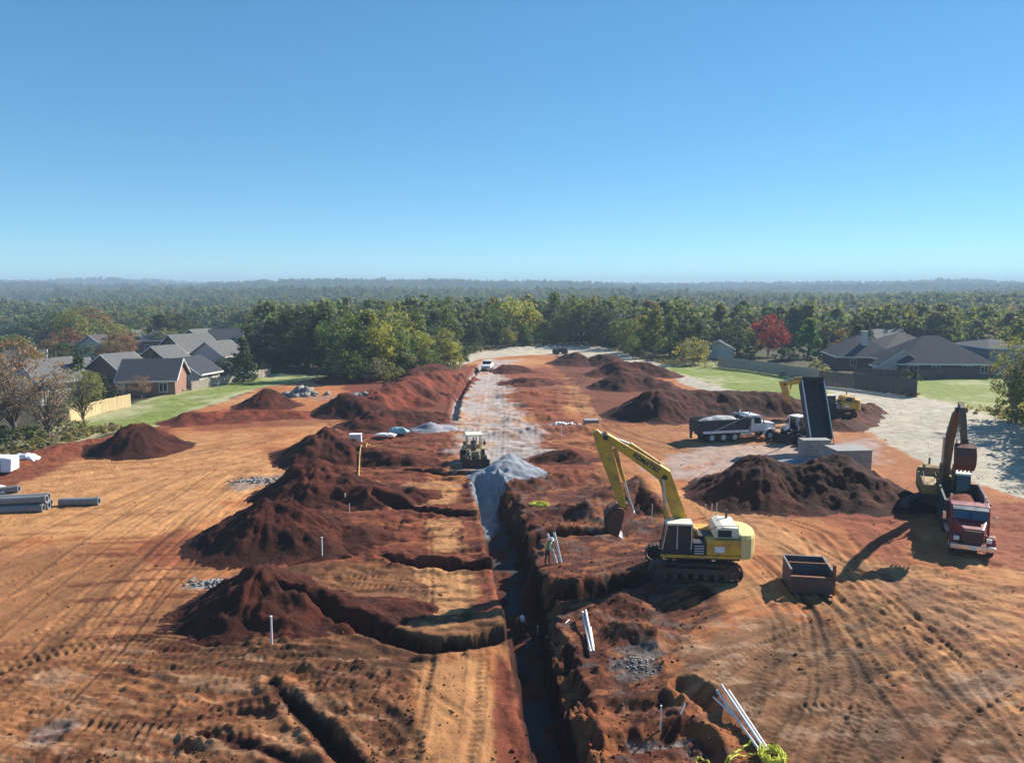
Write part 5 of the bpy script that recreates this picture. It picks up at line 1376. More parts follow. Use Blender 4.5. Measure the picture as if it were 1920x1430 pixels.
    for k in range(5):
        yy = -bw + .12 + k * (2 * bw - .24) / 4
        tt = MB().add([(-.45, yy - .06, -1.6), (-.45, yy + .06, -1.6), (-.45, yy + .06, -1.46), (-.45, yy - .06, -1.46), (-.82, yy - .035, -1.57), (-.82, yy + .035, -1.57), (-.82, yy + .035, -1.52), (-.82, yy - .035, -1.52)],
                      [(0, 1, 2, 3), (7, 6, 5, 4), (0, 4, 5, 1), (1, 5, 6, 2), (2, 6, 7, 3), (3, 7, 4, 0)])
        tt.v = [tuple(Rm @ Vector(p)) for p in tt.v]
        tt.build('tooth', M['bright'], bo)
    return e, U

GX = 'excavators on the site'
# large excavator in the middle, cab to the camera
ex, ey = G(1297, 1070)
BOOM1 = [(.35, 1.75), (.95, 3.7), (1.75, 5.75), (3.1, 6.65), (5.15, 7.95)]
ARM1 = [(5.75, 8.25), (5.25, 7.45), (4.85, 6.2), (4.05, 3.75)]
E1, U1 = excavator((ex, ey, hz(ex, ey) + .0), RAD(174), RAD(1), BOOM1, ARM1, RAD(-28), 'large yellow excavator in the foreground centre with its boom bent over the trench', GX, letters='KOMATSU', cyl=((4.6, 7.2), (3.45, 3.45)), bw=.72)
# excavator loading the red truck
ex2, ey2 = G(1764, 958)
BOOM2 = [(.35, 1.75), (.9, 3.9), (1.7, 6.0), (3.2, 7.6), (5.0, 8.35)]
ARM2 = [(4.6, 8.75), (5.2, 8.25), (6.0, 7.5), (6.9, 6.35)]
E2, U2 = excavator((ex2, ey2, hz(ex2, ey2)), RAD(215), RAD(33), BOOM2, ARM2, RAD(-30), 'shade-darkened yellow excavator behind the red dump truck, its bucket raised over the load bed', GX, ykey='yellow_shaded', bkey='boomshade', cyl=((3.9, 8.3), (6.3, 7.3)), bw=.56, arm_w=.17, boom_w=.24, hw=(.26, .36, .36, .28, .2))
# far excavator by the green strip
ex3, ey3 = G(1560, 790)
BOOM3 = [(.35, 1.75), (1.6, 3.9), (3.4, 4.9), (5.0, 4.9), (6.6, 4.6)]
ARM3 = [(7.1, 4.9), (6.6, 4.4), (6.3, 3.4), (5.9, 1.9)]
E3, U3 = excavator((ex3, ey3, hz(ex3, ey3)), RAD(20), RAD(158), BOOM3, ARM3, RAD(10), 'small yellow excavator half hidden behind the raised dump bed', GX, ykey='yellow', cyl=((5.6, 5.2), (5.9, 2.6)), hw=(.25, .32, .34, .28, .2), bw=.55, scale=.92)

# ---- dump trucks
def mirror(p, cab, x, y, z):
    MB().path([(x, y * .86, z - .3), (x + .05, y, z - .1), (x + .05, y, z + .35)], .02, 6).box(x - .02, x + .06, y - .09, y + .09, z - .15, z + .3).build('mirror', M['chrome'], cab)
def dump_truck(loc, rz, body, bedmat, label, group, raise_deg=0, glass='glass', bedlen=5.6, rear=3, rimkey='rim_white', tarp=True, bed_h=1.35):
    e = empty('dump_truck', loc, rz, label, 'dump truck', group)
    B = M[body]
    # x forward, origin under the rear axle group centre; front axle at x=5.6
    MB().box(-2.6, 6.4, -.45, -.3, .75, 1.0).box(-2.6, 6.4, .3, .45, .75, 1.0).box(-2.5, -2.4, -.45, .45, .7, 1.0).box(1, 1.2, -.45, .45, .7, 1).box(3, 3.2, -.45, .45, .7, 1).build('chassis', M['black'], e)
    for s in (-1, 1):
        wheel(e, 5.55, s * 1.05, .52, .3, s, rim='rim_white' if rimkey == 'rim_white' else rimkey)
        for k in range(rear):
            wheel(e, -1.35 + k * 1.35, s * .98, .52, .55, s, rim='rim_white' if rimkey == 'rim_white' else rimkey)
    # cab and hood
    cabm = MB().prism([(3.3, .95), (4.75, .95), (4.75, 1.75), (4.62, 1.9), (4.45, 2.62), (4.3, 2.74), (3.4, 2.78), (3.3, 2.7)], -1.08, 1.08)
    cab = cabm.build('cab', B, e, bevel=.05)
    MB().prism([(4.665, 1.86), (4.70, 1.86), (4.50, 2.56), (4.465, 2.56)], -.92, .92).build('windscreen', M[glass], cab)
    MB().box(4.6, 4.75, -.02, .02, 1.9, 2.3).build('wiper_post', M['black'], cab)
    MB().prism([(4.40, 2.58), (4.80, 2.50), (4.82, 2.58), (4.42, 2.70)], -.98, .98).build('sun_visor', M['visor'] if body == 'red' else B, cab)
    for s in (-1, 1):
        MB().prism([(3.65, 1.85), (4.5, 1.85), (4.33, 2.48), (3.65, 2.52)], s * 1.082 - .006, s * 1.082 + .006).build('side_window', M['glass'], cab)
        MB().box(3.6, 4.6, s * 1.09 - .012, s * 1.09 + .012, 1.0, 1.04).box(3.7, 3.85, s * 1.10 - .02, s * 1.10 + .02, 1.62, 1.67).build('door_handle', M['chrome'], cab)
        mirror(e, cab, 4.55, s * 1.42, 1.95)
        MB().tube((3.12, s * .95, 1.0), (3.12, s * .95, 3.1), .075, .075, 10).build('exhaust_stack', M['chrome'], e)
        MB().tube((2.0, s * .92, .78), (3.3, s * .92, .78), .3, .3, 16).build('fuel_tank', M['chrome'], e)
        MB().box(3.4, 4.3, s * .85 - .22, s * .85 + .22, .45, .53).box(3.4, 4.3, s * .85 - .22, s * .85 + .22, .85, .92).build('step', M['chrome'], e)
    hood = MB()
    prof = [(4.72, .98), (6.35, .98), (6.4, 1.1), (6.42, 1.62), (6.25, 1.78), (4.72, 1.98)]
    hood.prism(prof, -.62, .62, yt=[(-.95, .95), (-.60, .60), (-.60, .60), (-.58, .58), (-.55, .55), (-.92, .92)])
    hd = hood.build('hood', B, e, bevel=.06)
    MB().box(6.40, 6.46, -.5, .5, .98, 1.66).build('grille', M['grille'], hd)
    gm_ = MB()
    for (a, b_, c, d) in ((-.54, -.48, .94, 1.70), (.48, .54, .94, 1.70), (-.54, .54, 1.64, 1.70), (-.54, .54, .92, .98), (-.02, .02, .98, 1.64)): gm_.box(6.42, 6.50, a, b_, c, d)
    for k in range(8): gm_.box(6.455, 6.475, -.42 + k * .12 - .006, -.42 + k * .12 + .006, .98, 1.64)
    gm_.build('grille_frame', M['bright'] if body != 'red' else M['steel'], hd)
    for s in (-1, 1):
        arc = [(5.55 + .72 * math.cos(a), .56 + .72 * math.sin(a)) for a in [k * math.pi / 10 for k in range(0, 11)]]
        arc2 = [(5.55 + .62 * math.cos(a), .56 + .62 * math.sin(a)) for a in [k * math.pi / 10 for k in range(10, -1, -1)]]
        MB().prism(arc + arc2, s * 1.0 - .24, s * 1.0 + .24).build('front_fender', B, e, bevel=.02)
        MB().box(6.16, 6.34, s * .86 - .15, s * .86 + .15, 1.0, 1.25).build('headlight', M['lamp'], e, bevel=.03)
    MB().box(6.42, 6.62, -1.2, 1.2, .52, .84).build('front_bumper', M['chrome'], e, bevel=.04)
    MB().box(6.62, 6.63, -.2, .2, .58, .76).build('number_plate', M['plastic'], e)
    # rear mudguards and lamps
    for s in (-1, 1):
        MB().box(-2.75, -2.72, s * .95 - .3, s * .95 + .3, .15, 1.0).build('mudflap', M['rubber'], e)
        MB().box(-2.66, -2.6, s * .8 - .15, s * .8 + .15, .85, .98).build('tail_light', M['red'], e)
    # bed, hinged at the rear end
    bx = MB(); hw = 1.22; x0, x1 = 0., bedlen; h = bed_h
    bx.box(x0, x1, -hw, hw, 0, .12)
    bx.prism([(x0, .12), (x1, .12), (x1 + .35, h + .15), (x1 - .1, h + .15), (x1 - .1, h), (x0, h)], -hw, -hw + .07)
    bx.prism([(x0, .12), (x1, .12), (x1 + .35, h + .15), (x1 - .1, h + .15), (x1 - .1, h), (x0, h)], hw - .07, hw)
    bx.prism([(x1 - .08, .12), (x1, .12), (x1 + .3, h + .15), (x1 + .22, h + .15)], -hw + .07, hw - .07)
    bed = bx.build('bed', M[bedmat], e)
    rl = MB()
    for s in (-1, 1):
        rl.box(x0, x1, s * (hw + .03) - .05, s * (hw + .03) + .05, h - .06, h + .06)
        for k in range(0 if raise_deg else 6): rl.box(x0 + .3 + k * 1.02, x0 + .38 + k * 1.02, s * (hw + .03) - .03, s * (hw + .03) + .03, .1, h - .06)
    if raise_deg == 0: rl.box(x0 + .2, x1, hw + .0, hw + .1, .02, .22); rl.box(x0 + .2, x1, -hw - .1, -hw, .02, .22)
    rl.build('side_rail', M['bed'] if not raise_deg else M['white'], bed)
    if raise_deg == 0 and body == 'white': MB().box(x0 + .2, x1, hw + .1, hw + .16, .0, .26).box(x0 + .2, x1, -hw - .16, -hw - .1, .0, .26).build('lower_rail', M['white'], bed)
    fl = MB().box(x0 + .06, x1 - .12, -hw + .08, hw - .08, .122, .14); fl.build('bed_floor', M[bedmat], bed)
    tg = MB(); A = 0
    if raise_deg == 0: tg.box(-.08, -.02, -hw, hw, .02, h); [tg.box(-.12, -.08, -hw + .1 + k * .75, -hw + .2 + k * .75, .02, h) for k in range(4)]
    else: tg.box(-.7, -.62, -hw, hw, -h * .25, h * .55); tg.box(-.7, 0, -hw - .06, -hw - .02, h - .1, h); tg.box(-.7, 0, hw + .02, hw + .06, h - .1, h); tg.box(-.70, -.62, -hw, hw, h * .55, h)
    tg.build('tailgate', M[bedmat], bed)
    if tarp and raise_deg == 0:
        tp = MB()
        for s in (-1, 1): tp.path([(1.6, s * (hw + .12), .3), (5.3, s * (hw + .12), h + .35)], .035, 6)
        tp.path([(5.3, -hw - .12, h + .35), (5.3, hw + .12, h + .35)], .09, 8)
        tp.build('tarp_arm', M['chrome'], bed)
        MB().prism([(bedlen + .3, h + .05), (bedlen + .9, h + .15), (bedlen + .9, h + .2), (bedlen + .3, h + .12)], -hw, hw).build('cab_guard', M[bedmat], bed)
    bed.location = (-2.7, 0, 1.02); bed.rotation_euler = (0, -RAD(raise_deg), 0)
    if raise_deg:
        hx = 3.0; a = Vector((2.6, 0, .95)); bb = Vector((-2.7 + 5.0 * math.cos(RAD(raise_deg)), 0, 1.02 + 5.0 * math.sin(RAD(raise_deg))))
        MB().tube(a, a.lerp(bb, .5), .11, .11, 10).tube(a.lerp(bb, .5), bb, .07, .07, 10).build('lift_cylinder', M['bright'], e)
    return e
GT = 'dump trucks on the site'
x, y = G(1312, 835); x2, y2 = G(1428, 829)
ang = math.atan2(y2 - y, x2 - x)
th = RAD(13)
wx, wy = G(1367, 829)
TW = dump_truck((wx - .9, wy + 1.1, hz(wx, wy)), th, 'white', 'bed', 'white dump truck with black bed full of pale stone, seen from behind its side', GT)
# the stone in its bed
def load(parent_loc, rz, label, colr, mat='gravel', L=5.2, W=1.9, h=.75, z=1.75, x0=-2.45):
    xs = np.linspace(0, L, 40); ys = np.linspace(-W / 2, W / 2, 18); Y, X = np.meshgrid(ys, xs, indexing='ij'); xx, yy = X.ravel(), Y.ravel()
    hh = h * np.clip(1 - ((xx - L / 2) / (L / 2)) ** 2, 0, 1) ** .8 * np.clip(1 - (yy / (W / 2)) ** 2, 0, 1) ** .8 + fbm(xx * 2, yy * 2, 3, 5) * .05
    idx = np.arange(len(xx)).reshape(X.shape)
    Q = np.stack([idx[:-1, :-1], idx[:-1, 1:], idx[1:, 1:], idx[1:, :-1]], -1).reshape(-1, 4)
    o = link('stone_load' if mat == 'gravel' else 'soil_load', np_mesh('load', np.stack([xx + x0, yy, hh + z], 1), Q, M[mat], np.tile(np.array(colr), (len(xx), 1))))
    o.location = parent_loc; o.rotation_euler = (0, 0, rz)
    return tag(o, label, 'truck load', 'loads in truck beds')
load(TW.location, th, 'heaped pale stone filling the bed of the white dump truck', (.5, .5, .48), z=1.95)
rx, ry = G(1822, 1046)
hd_ = math.atan2(-.905, -.425)
TR_ = dump_truck((rx - 6.5 * math.cos(hd_), ry - 6.5 * math.sin(hd_), hz(rx, ry)), hd_, 'red', 'bed', 'dark red dump truck facing the camera with chrome grille and bumper', GT, glass='blueglass', tarp=False, bed_h=1.5)
load(TR_.location, hd_, 'dark red soil being loaded into the red dump truck', RED, 'pile', z=1.75, h=.5)
bx_, by_ = G(1551, 846)
TB = dump_truck((bx_ - .75, by_ + 2.9, hz(bx_, by_)), RAD(88), 'white', 'bed', 'dump truck with its dark bed tipped steeply up, unloading stone', GT, raise_deg=58, tarp=False, bedlen=6.6); TB.scale = (.93, .88, .97)

# ---- wheel loader / backhoe facing the camera
def loader(loc, rz, label, group, paintkey='loader',  roofkey='cream', scale=1.0, name='wheel_loader', cat='loader', bucket=True, postkey=None):
    e = empty(name, loc, rz, label, cat, group); e.scale = (scale,) * 3
    P = M[paintkey]
    for s in (-1, 1):
        wheel(e, 1.35, s * .92, .62, .42, s, rim=paintkey); wheel(e, -1.2, s * .92, .68, .48, s, rim=paintkey)
    MB().box(-2.0, 1.7, -.45, .45, .55, .95).build('chassis', M['black'], e, bevel=.03)
    MB().prism([(-2.3, .9), (-.7, .9), (-.7, 1.85), (-2.1, 1.75), (-2.3, 1.6)], -.62, .62).build('engine_cover', P, e, bevel=.06)
    for s in (-1, 1):
        MB().prism([(-2.0, 1.35), (-.4, 1.35), (-.4, 1.45), (-2.0, 1.45)], s * .95 - .25, s * .95 + .25).build('fender', P, e, bevel=.02)
    cb = MB().box(-.7, .75, -.68, .68, .95, 1.45); pb = MB()
    for xx in (-.7, .67):
        for yy in (-.68, .60): pb.box(xx, xx + .08, yy, yy + .08, 1.45, 2.95)
    cb.box(-.2, .25, -.25, .25, 1.45, 1.75); cb.box(-.3, -.2, -.25, .25, 1.75, 2.3)
    cab = cb.build('cab', P, e, bevel=.015); pb.build('roof_post', M[postkey] if postkey else P, cab)
    if postkey: MB().box(-.6, .6, -.66, -.64, 1.46, 2.9).box(-.6, .6, .64, .66, 1.46, 2.9).build('side_window', M['glass'], cab)
    MB().box(-.82, .88, -.78, .78, 2.95, 3.07).build('canopy', M[roofkey], cab, bevel=.03)
    MB().tube((.62, 0, 1.45), (.42, 0, 1.95), .03, .03, 6).tube((.42, -.2, 1.95), (.42, .2, 1.95), .025, .025, 8).build('steering_column', M['black'], cab)
    for s in (-1, 1): MB().path([(.75, s * .7, 2.5), (.95, s * .95, 2.5), (.95, s * .95, 2.2)], .02, 5).box(.93, .98, s * .95 - .1, s * .95 + .1, 2.1, 2.45).build('mirror', M['black'], cab)
    MB().tube((-1.5, .4, 1.7), (-1.5, .4, 2.4), .05, .05, 8).build('exhaust', M['steel'], e)
    for s in (-1, 1):
        MB().prism(ribbon([(.6, 1.5), (1.6, 1.15), (2.3, .45)], (.14, .15, .12)), s * .42 - .07, s * .42 + .07).build('lift_arm', P, e, bevel=.02)
        MB().tube((.9, s * .42, .8), (1.7, s * .42, 1.0), .06, .06, 8).build('lift_cylinder', M['bright'], e)
        MB().box(1.6, 1.68, s * .38 - .1, s * .38 + .1, 1.5, 1.66).build('headlight', M['lamp'], e)
    pf = [(2.2, .15), (2.25, .95), (2.45, 1.1), (2.5, 1.02), (2.35, .85), (2.32, .2), (3.1, .1), (3.1, .05), (2.3, .05)]
    bo = MB().prism(pf, -1.25, 1.25)
    for s in (-1.25, 1.2): bo.prism([(2.25, .1), (3.1, .06), (2.5, 1.05), (2.3, .95)], s, s + .05)
    bo.build('bucket', M['steel'], e)
    return e
lx, ly = G(888, 868)
WL = loader((lx, ly, hz(lx, ly)), RAD(-82), 'tan backhoe loader with open canopy facing the camera beside the grey stone heap', 'loaders and small machines')
tx, ty = G(1494, 828)
loader((tx + .3, ty + .6, hz(tx, ty)), RAD(-150), 'white and black tractor loader parked left of the raised dump bed', 'loaders and small machines', 'black', 'white', .92, 'tractor_loader', 'tractor', postkey='white')
fx, fy = G(1050, 663)
def roller():
    e = empty('road_roller', (fx, fy, hz(fx, fy)), RAD(200), 'tiny dark road roller far off on the pale crest', 'road roller', 'loaders and small machines')
    MB().tube((1.1, -.9, .65), (1.1, .9, .65), .65, .65, 20).build('drum', M['steel'], e)
    MB().prism([(-1.8, .7), (.2, .7), (.2, 1.5), (-1.6, 1.4)], -.65, .65).build('body', M['black'], e, bevel=.04)
    c = MB()
    for xx in (-.6, .5):
        for yy in (-.6, .52): c.box(xx, xx + .08, yy, yy + .08, 1.4, 2.5)
    c.box(-.7, .7, -.7, .7, 2.5, 2.6); c.box(0.2, 1.7, -1.0, -.92, .5, .8); c.box(.2, 1.7, .92, 1.0, .5, .8)
    c.build('canopy', M['black'], e)
    for s in (-1, 1): wheel(e, -1.2, s * .7, .6, .4, s, rim='black')
roller()
# pickup far up the road, car by the fence
def road_vehicle(name, loc, rz, label, cat, key, pickup=True):
    e = empty(name, loc, rz, label, cat, 'parked light vehicles'); B = M[key]
    if pickup:
        body = MB().prism([(-2.7, .55), (2.7, .55), (2.75, .8), (2.7, 1.15), (1.3, 1.28), (-2.7, 1.25)], -.95, .95)
        cabp = [(-.9, 1.26), (1.35, 1.26), (.75, 1.85), (-.7, 1.88)]
    else:
        body = MB().prism([(-2.2, .45), (2.2, .45), (2.3, .65), (2.2, .9), (1.1, 1.0), (-2.2, 1.0)], -.88, .88)
        cabp = [(-1.8, .99), (1.2, .99), (.5, 1.48), (-1.2, 1.5)]
    body.build('body', B, e, bevel=.08)
    c = MB().prism(cabp, -.8, .8).build('cabin', M['glass'], e, bevel=.05)
    n = len(cabp); top = cabp[2:]
    MB().box(top[1][0] - .02, top[0][0] + .05, -.8, .8, top[1][1] - .02, top[1][1] + .05).build('roof', B, c, bevel=.03)
    for s in (-1, 1):
        for xx in (-1.7 if pickup else -1.35, 1.75 if pickup else 1.4): wheel(e, xx, s * .83, .4 if pickup else .33, .25, s, rim='chrome', n=14)
        MB().box(2.68 if pickup else 2.25, 2.77 if pickup else 2.31, s * .72 - .16, s * .72 + .16, .82 if not pickup else .9, 1.08 if pickup else .92).build('headlight', M['lamp'], e)
    MB().box(2.7 if pickup else 2.25, 2.8 if pickup else 2.33, -.5, .5, .65, .82).build('grille', M['black'], e)
    return e
px_, py_ = G(913, 697)
road_vehicle('pickup_truck', (px_, py_ + 2, hz(px_, py_)), RAD(-95), 'white pickup truck driving down the far part of the gravel road', 'pickup truck', 'white')
px_, py_ = G(452, 716)
road_vehicle('parked_car', (px_, py_ + 2, hz(px_, py_)), RAD(200), 'silver car parked in the gap of the left fence', 'car', 'chrome', False)

# ------------------------------------------------------------------ things lying about
# steel stone box
def stone_box():
    x, y = G(1512, 1096); e = empty('stone_box', (x, y, hz(x, y) - .02), RAD(-99), 'open-topped blue-grey steel box with rusty front standing on the sand', 'steel box')
    # x forward (towards camera), y left
    w, L, h = 1.08, 1.1, 1.35
    MB().box(-L, L, -w, -w + .06, .1, h).box(-L, L, w - .06, w, .1, h).build('side_plate', M['boxsteel'], e)
    MB().box(-L - .06, -L, -w, w, .1, h).build('back_plate', M['boxsteel'], e)
    MB().prism([(L, .1), (L + .06, .1), (L + .3, h * .72), (L + .24, h * .72)], -w, w).build('front_plate', M['boxsteel'], e)
    MB().box(-.05, .02, -w + .06, w - .06, .5, h).build('partition', M['boxsteel'], e)
    MB().box(-L, L, -w + .06, w - .06, .12, .2).build('floor_plate', M['boxsteel'], e)
    r_ = MB()
    for s in (-1, 1): r_.box(-L - .05, L + .02, s * w - .05, s * w + .05, h, h + .07)
    r_.box(-L - .08, -L + .04, -w, w, h, h + .07)
    r_.build('rim', M['greybed'], e)
    MB().box(-.04, .06, -w, w, h + .002, h + .075).build('cross_bar', M['rust'], e)
    p = MB()
    p.box(L - .05, L + .2, w - .02, w + .1, .1, h + .45)
    p.box(L + .02, L + .2, -w - .08, w + .08, h * .70, h * .80)
    p.build('gate_post', M['rust'], e)
    for s in (-1, 1): MB().box(-L, L + .9, s * .8 - .08, s * .8 + .08, 0, .12).build('skid', M['rust'], e)
stone_box()
# concrete boxes
def cbox(x, y, z, w, d, h, rz, label):
    e = empty('concrete_box', (x, y, z), rz, label, 'concrete box', 'precast concrete boxes')
    mb = MB(); t = .16
    mb.box(-w / 2, w / 2, -d / 2, -d / 2 + t, 0, h - .12).box(-w / 2, w / 2, d / 2 - t, d / 2, 0, h - .12).box(-w / 2, -w / 2 + t, -d / 2 + t, d / 2 - t, 0, h - .12).box(w / 2 - t, w / 2, -d / 2 + t, d / 2 - t, 0, h - .12)
    mb.build('wall', M['concrete'], e, bevel=.015)
    MB().box(-w / 2 - .03, w / 2 + .03, -d / 2 - .03, d / 2 + .03, h - .118, h).build('cover_slab', M['concrete'], e, bevel=.02)
cx_, cy_ = G(1598, 884); g_ = hz(cx_, cy_)
cbox(cx_, cy_ + 1.2, g_, 3.3, 2.5, 1.0, RAD(4), 'lower grey concrete box of the stack in front, partly behind the dark heap')
cbox(cx_ + .03, cy_ + 1.18, g_ + 1.0, 3.25, 2.45, 1.0, RAD(4.5), 'upper grey concrete box of the stack in front, flat top catching light')
cbox(cx_ - 1.6, cy_ + 4.6, g_, 2.7, 1.2, 1.15, RAD(3), 'lower grey concrete box behind the stack')
cbox(cx_ - 1.62, cy_ + 4.62, g_ + 1.15, 2.7, 1.1, .95, RAD(3), 'upper rear concrete box just below the raised dump bed')
gx_, gy_ = G(1108, 799)
cbox(gx_, gy_, hz(gx_, gy_), 1.7, 1.2, .8, RAD(5), 'small greenish grey concrete box alone beyond the excavator boom')
# pipes
def cpipe(p0, p1, r, label, group, mat='pipegrey', name='concrete_pipe', cat='pipe', ri=.78, n=20):
    a, b = Vector(p0), Vector(p1); mid = (a + b) / 2; a -= mid; b -= mid
    mb = MB().hollow(a, b, r, r * ri, n)
    if mat == 'pipegrey': mb.hollow(b - (b - a).normalized() * .18, b + (b - a).normalized() * .02, r * 1.12, r * ri * 1.02, n)
    o = mb.build(name, M[mat], smooth=False); o.location = mid
    return tag(o, label, cat, group)
px0, py0 = G(-20, 962); px1, py1 = G(82, 957)
r0 = .29; zz = hz(px1, py1)
names = ['front bottom', 'middle bottom', 'rear bottom', 'front top', 'rear top']
d_ = Vector((px1 - px0, py1 - py0, 0)).normalized(); nrm_ = Vector((-d_.y, d_.x, 0))
for k, (off, up) in enumerate([(0, 0), (.66, 0), (1.32, 0), (.33, .58), (.99, .58)]):
    a = Vector((px0, py0, zz + r0 + up)) + nrm_ * off; b = Vector((px1, py1, zz + r0 + up)) + nrm_ * off + d_ * (.12 * (k % 2))
    cpipe(a, b, r0, f'grey concrete pipe at the left edge, {names[k]} of the stack', 'grey concrete pipes')
a = G(112, 946); b = G(186, 943)
cpipe((a[0], a[1], hz(*a) + .3), (b[0], b[1], hz(*b) + .3), .3, 'single grey concrete pipe lying right of the pipe stack', 'grey concrete pipes')
a = G(-40, 925); b = G(36, 921)
cpipe((a[0], a[1], hz(*a) + .28), (b[0], b[1], hz(*b) + .28), .28, 'grey concrete pipe behind the pipe stack', 'grey concrete pipes')
def pvc(px0, py0, px1, py1, label, group, r=.055, z0=.08, z1=.08, bend=False):
    a = G(px0, py0, z0); b = G(px1, py1, z1); A = (a[0], a[1], hz(*a) + z0 + r); B = (b[0], b[1], hz(*b) + z1 + r)
    return cpipe(A, B, r, label, group, 'pvc', 'plastic_pipe', 'pipe', .85, 12)
gP = 'white plastic pipes on the ground'
pvc(1092, 1143, 1108, 1214, 'left one of three white plastic pipes lying right of the trench', gP, .06, .2, .1)
pvc(1098, 1143, 1113, 1213, 'middle one of three white plastic pipes lying right of the trench', gP, .06, .25, .12)
pvc(1107, 1168, 1113, 1203, 'short right one of the white plastic pipes right of the trench', gP, .05, .2, .2)
pvc(1352, 1292, 1436, 1402, 'longest white plastic pipe in the bottom right bundle', gP, .05, .3, .12)
pvc(1344, 1296, 1428, 1404, 'left white plastic pipe in the bottom right bundle', gP, .05, .25, .1)
pvc(1366, 1300, 1442, 1402, 'right white plastic pipe in the bottom right bundle', gP, .05, .25, .12)
pvc(1338, 1300, 1374, 1336, 'short stray white pipe left of the bottom right bundle', gP, .04, .25, .2)
pvc(1276, 1334, 1284, 1320, 'tiny white pipe stub beside the yellow tape', gP, .035, .1, .25)
pvc(1060, 1160, 1068, 1150, 'tiny white pipe stub on the mound right of the trench', gP, .03, .2, .3)
# the two long pipes leaning by the worker: feet near the camera, heads raised
for k, (xa, ya, xb, yb, lab) in enumerate([(1029, 1012, 1044, 1058, 'white pipe leaning right beside the worker in the green vest'), (1042, 1010, 1052, 1056, 'right-hand white pipe standing beside the worker')]):
    b = G(xb, yb); top = Vector((0, 0, 0)); Yt = b[1] + .35; Xt = (xa - 960) / F * Yt; zt = CAM_H - (ya - YH) / F * Yt
    cpipe((b[0], b[1], hz(*b) + .05), (Xt, Yt, zt), .075, lab, 'pipes beside the worker', 'pvc', 'plastic_pipe', 'pipe', .8, 12)
# marker posts
def post(px, base, top, label, key='pvc', r=.045, name='marker_post'):
    x, y = G(px, base); h = (base - top) / F * y * 1.02; z = hz(x, y)
    mb = MB().tube((0, 0, -.25), (0.02, 0, h), r, r * .9, 8)
    mb.tube((0.02, 0, h), (0.02, 0, h + .05), r * 1.2, r * 1.2, 8)
    o = mb.build(name, M[key]); o.location = (x, y, z); tag(o, label, 'post', 'thin marker posts')
for a in [(510, 1216, 1162, 'white marker post in front of the nearest dark heap'), (604, 1050, 1010, 'white marker post beside the second nearest dark heap', ), (647, 945, 925, 'short white post left of the trench below the grey-tipped heap'), (655, 962, 946, 'thin post just below the short white post'),
          (1222, 968, 935, 'thin white stake behind the excavator arm'), (1322, 965, 942, 'stake behind the large excavator engine, left of three'), (1334, 962, 940, 'stake behind the large excavator engine, middle of three'), (1343, 966, 938, 'stake behind the large excavator engine, right of three'),
          (662, 930, 915, 'small white stake near the yellow hose'), (770, 925, 902, 'yellowish stake on the sandy bank left of the trench'), (1052, 818, 798, 'white stub pipe standing between the far lateral ditches'), (1238, 1350, 1300, 'thin stake beside the bottom right ditch'), (986, 712, 700, 'white stub left on the low heap beside the road'), (992, 722, 712, 'white stub right on the low heap beside the road'), (1008, 1116, 1102, 'thin twig-like stake right of the trench')]:
    post(*a, r=.03 if 'stake' in a[3] or 'thin' in a[3] else .05)

dg = bpy.context.evaluated_depsgraph_get
def PH(x, y):
    """height of the surface incl. the heaps"""
    global _bv
    if '_bv' not in globals():
        from mathutils.bvhtree import BVHTree
        _bv = []
        for o in bpy.data.objects:
            if o.name.split('.')[0] in ('dirt_pile', 'gravel_pile') and o.type == 'MESH':
                L = o.location; _bv.append((L, BVHTree.FromPolygons([v.co.copy() for v in o.data.vertices], [tuple(p.vertices) for p in o.data.polygons])))
    z = hz(x, y)
    for L, t in _bv:
        h = t.ray_cast(Vector((x - L.x, y - L.y, 40)), Vector((0, 0, -1)))
        if h[0] is not None: z = max(z, h[0].z + L.z)
    return z
# soft sheets and bags
def sheet(px, py, w, d, h, label, key, cat='sheet', name='sheet', seed=0, group=None, ang=0, lift=.0):
    x0, y0 = G(px, py); n = 26; xs = np.linspace(-w / 2, w / 2, n); ys = np.linspace(-d / 2, d / 2, n); Y, X = np.meshgrid(ys, xs, indexing='ij'); x, y = X.ravel(), Y.ravel()
    ca, sa = math.cos(ang), math.sin(ang)
    edge = 1 - np.maximum(np.abs(x) / (w / 2), np.abs(y) / (d / 2)) ** 3
    z = h * np.clip(edge, 0, 1) * (.7 + .3 * vnoise(x * 1.6 + seed, y * 1.6, seed)) + np.abs(fbm(x * 2.2, y * 2.2, 3, seed)) * h * .18 * edge
    x = x * (1 + .12 * fbm(y * .8 + seed, x * 0 + seed, 2, seed + 1)); y = y * (1 + .18 * fbm(x * .9, x * 0 + 4 + seed, 2, seed + 2))
    gx, gy = x0 + x * ca - y * sa, y0 + x * sa + y * ca
    V = np.stack([gx - x0, gy - y0, height(gx, gy, False) - hz(x0, y0) + z + .03 + lift], 1)
    idx = np.arange(n * n).reshape(n, n); Q = np.stack([idx[:-1, :-1], idx[:-1, 1:], idx[1:, 1:], idx[1:, :-1]], -1).reshape(-1, 4)
    me = np_mesh(name, V, Q, M[key]); o = link(name, me); o.location = (x0, y0, hz(x0, y0))
    sm = o.modifiers.new('thick', 'SOLIDIFY'); sm.thickness = .03; sm.offset = 1
    return tag(o, label, cat, group)
wx_, wy_ = G(-6, 888); e = empty('wrapped_bundle', (wx_, wy_, hz(wx_, wy_)), RAD(8), 'tall white wrapped bundle cropped by the left edge', 'bundle')
MB().prism([(-1.9, 0), (1.55, 0), (1.65, 1.15), (1.2, 1.32), (-.2, 1.42), (-1.9, 1.3)], -.8, .8, yt=[(-.85, .85), (-.8, .8), (-.7, .75), (-.6, .65), (-.7, .6), (-.7, .7)]).build('cover', M['plastic'], e, bevel=.12)
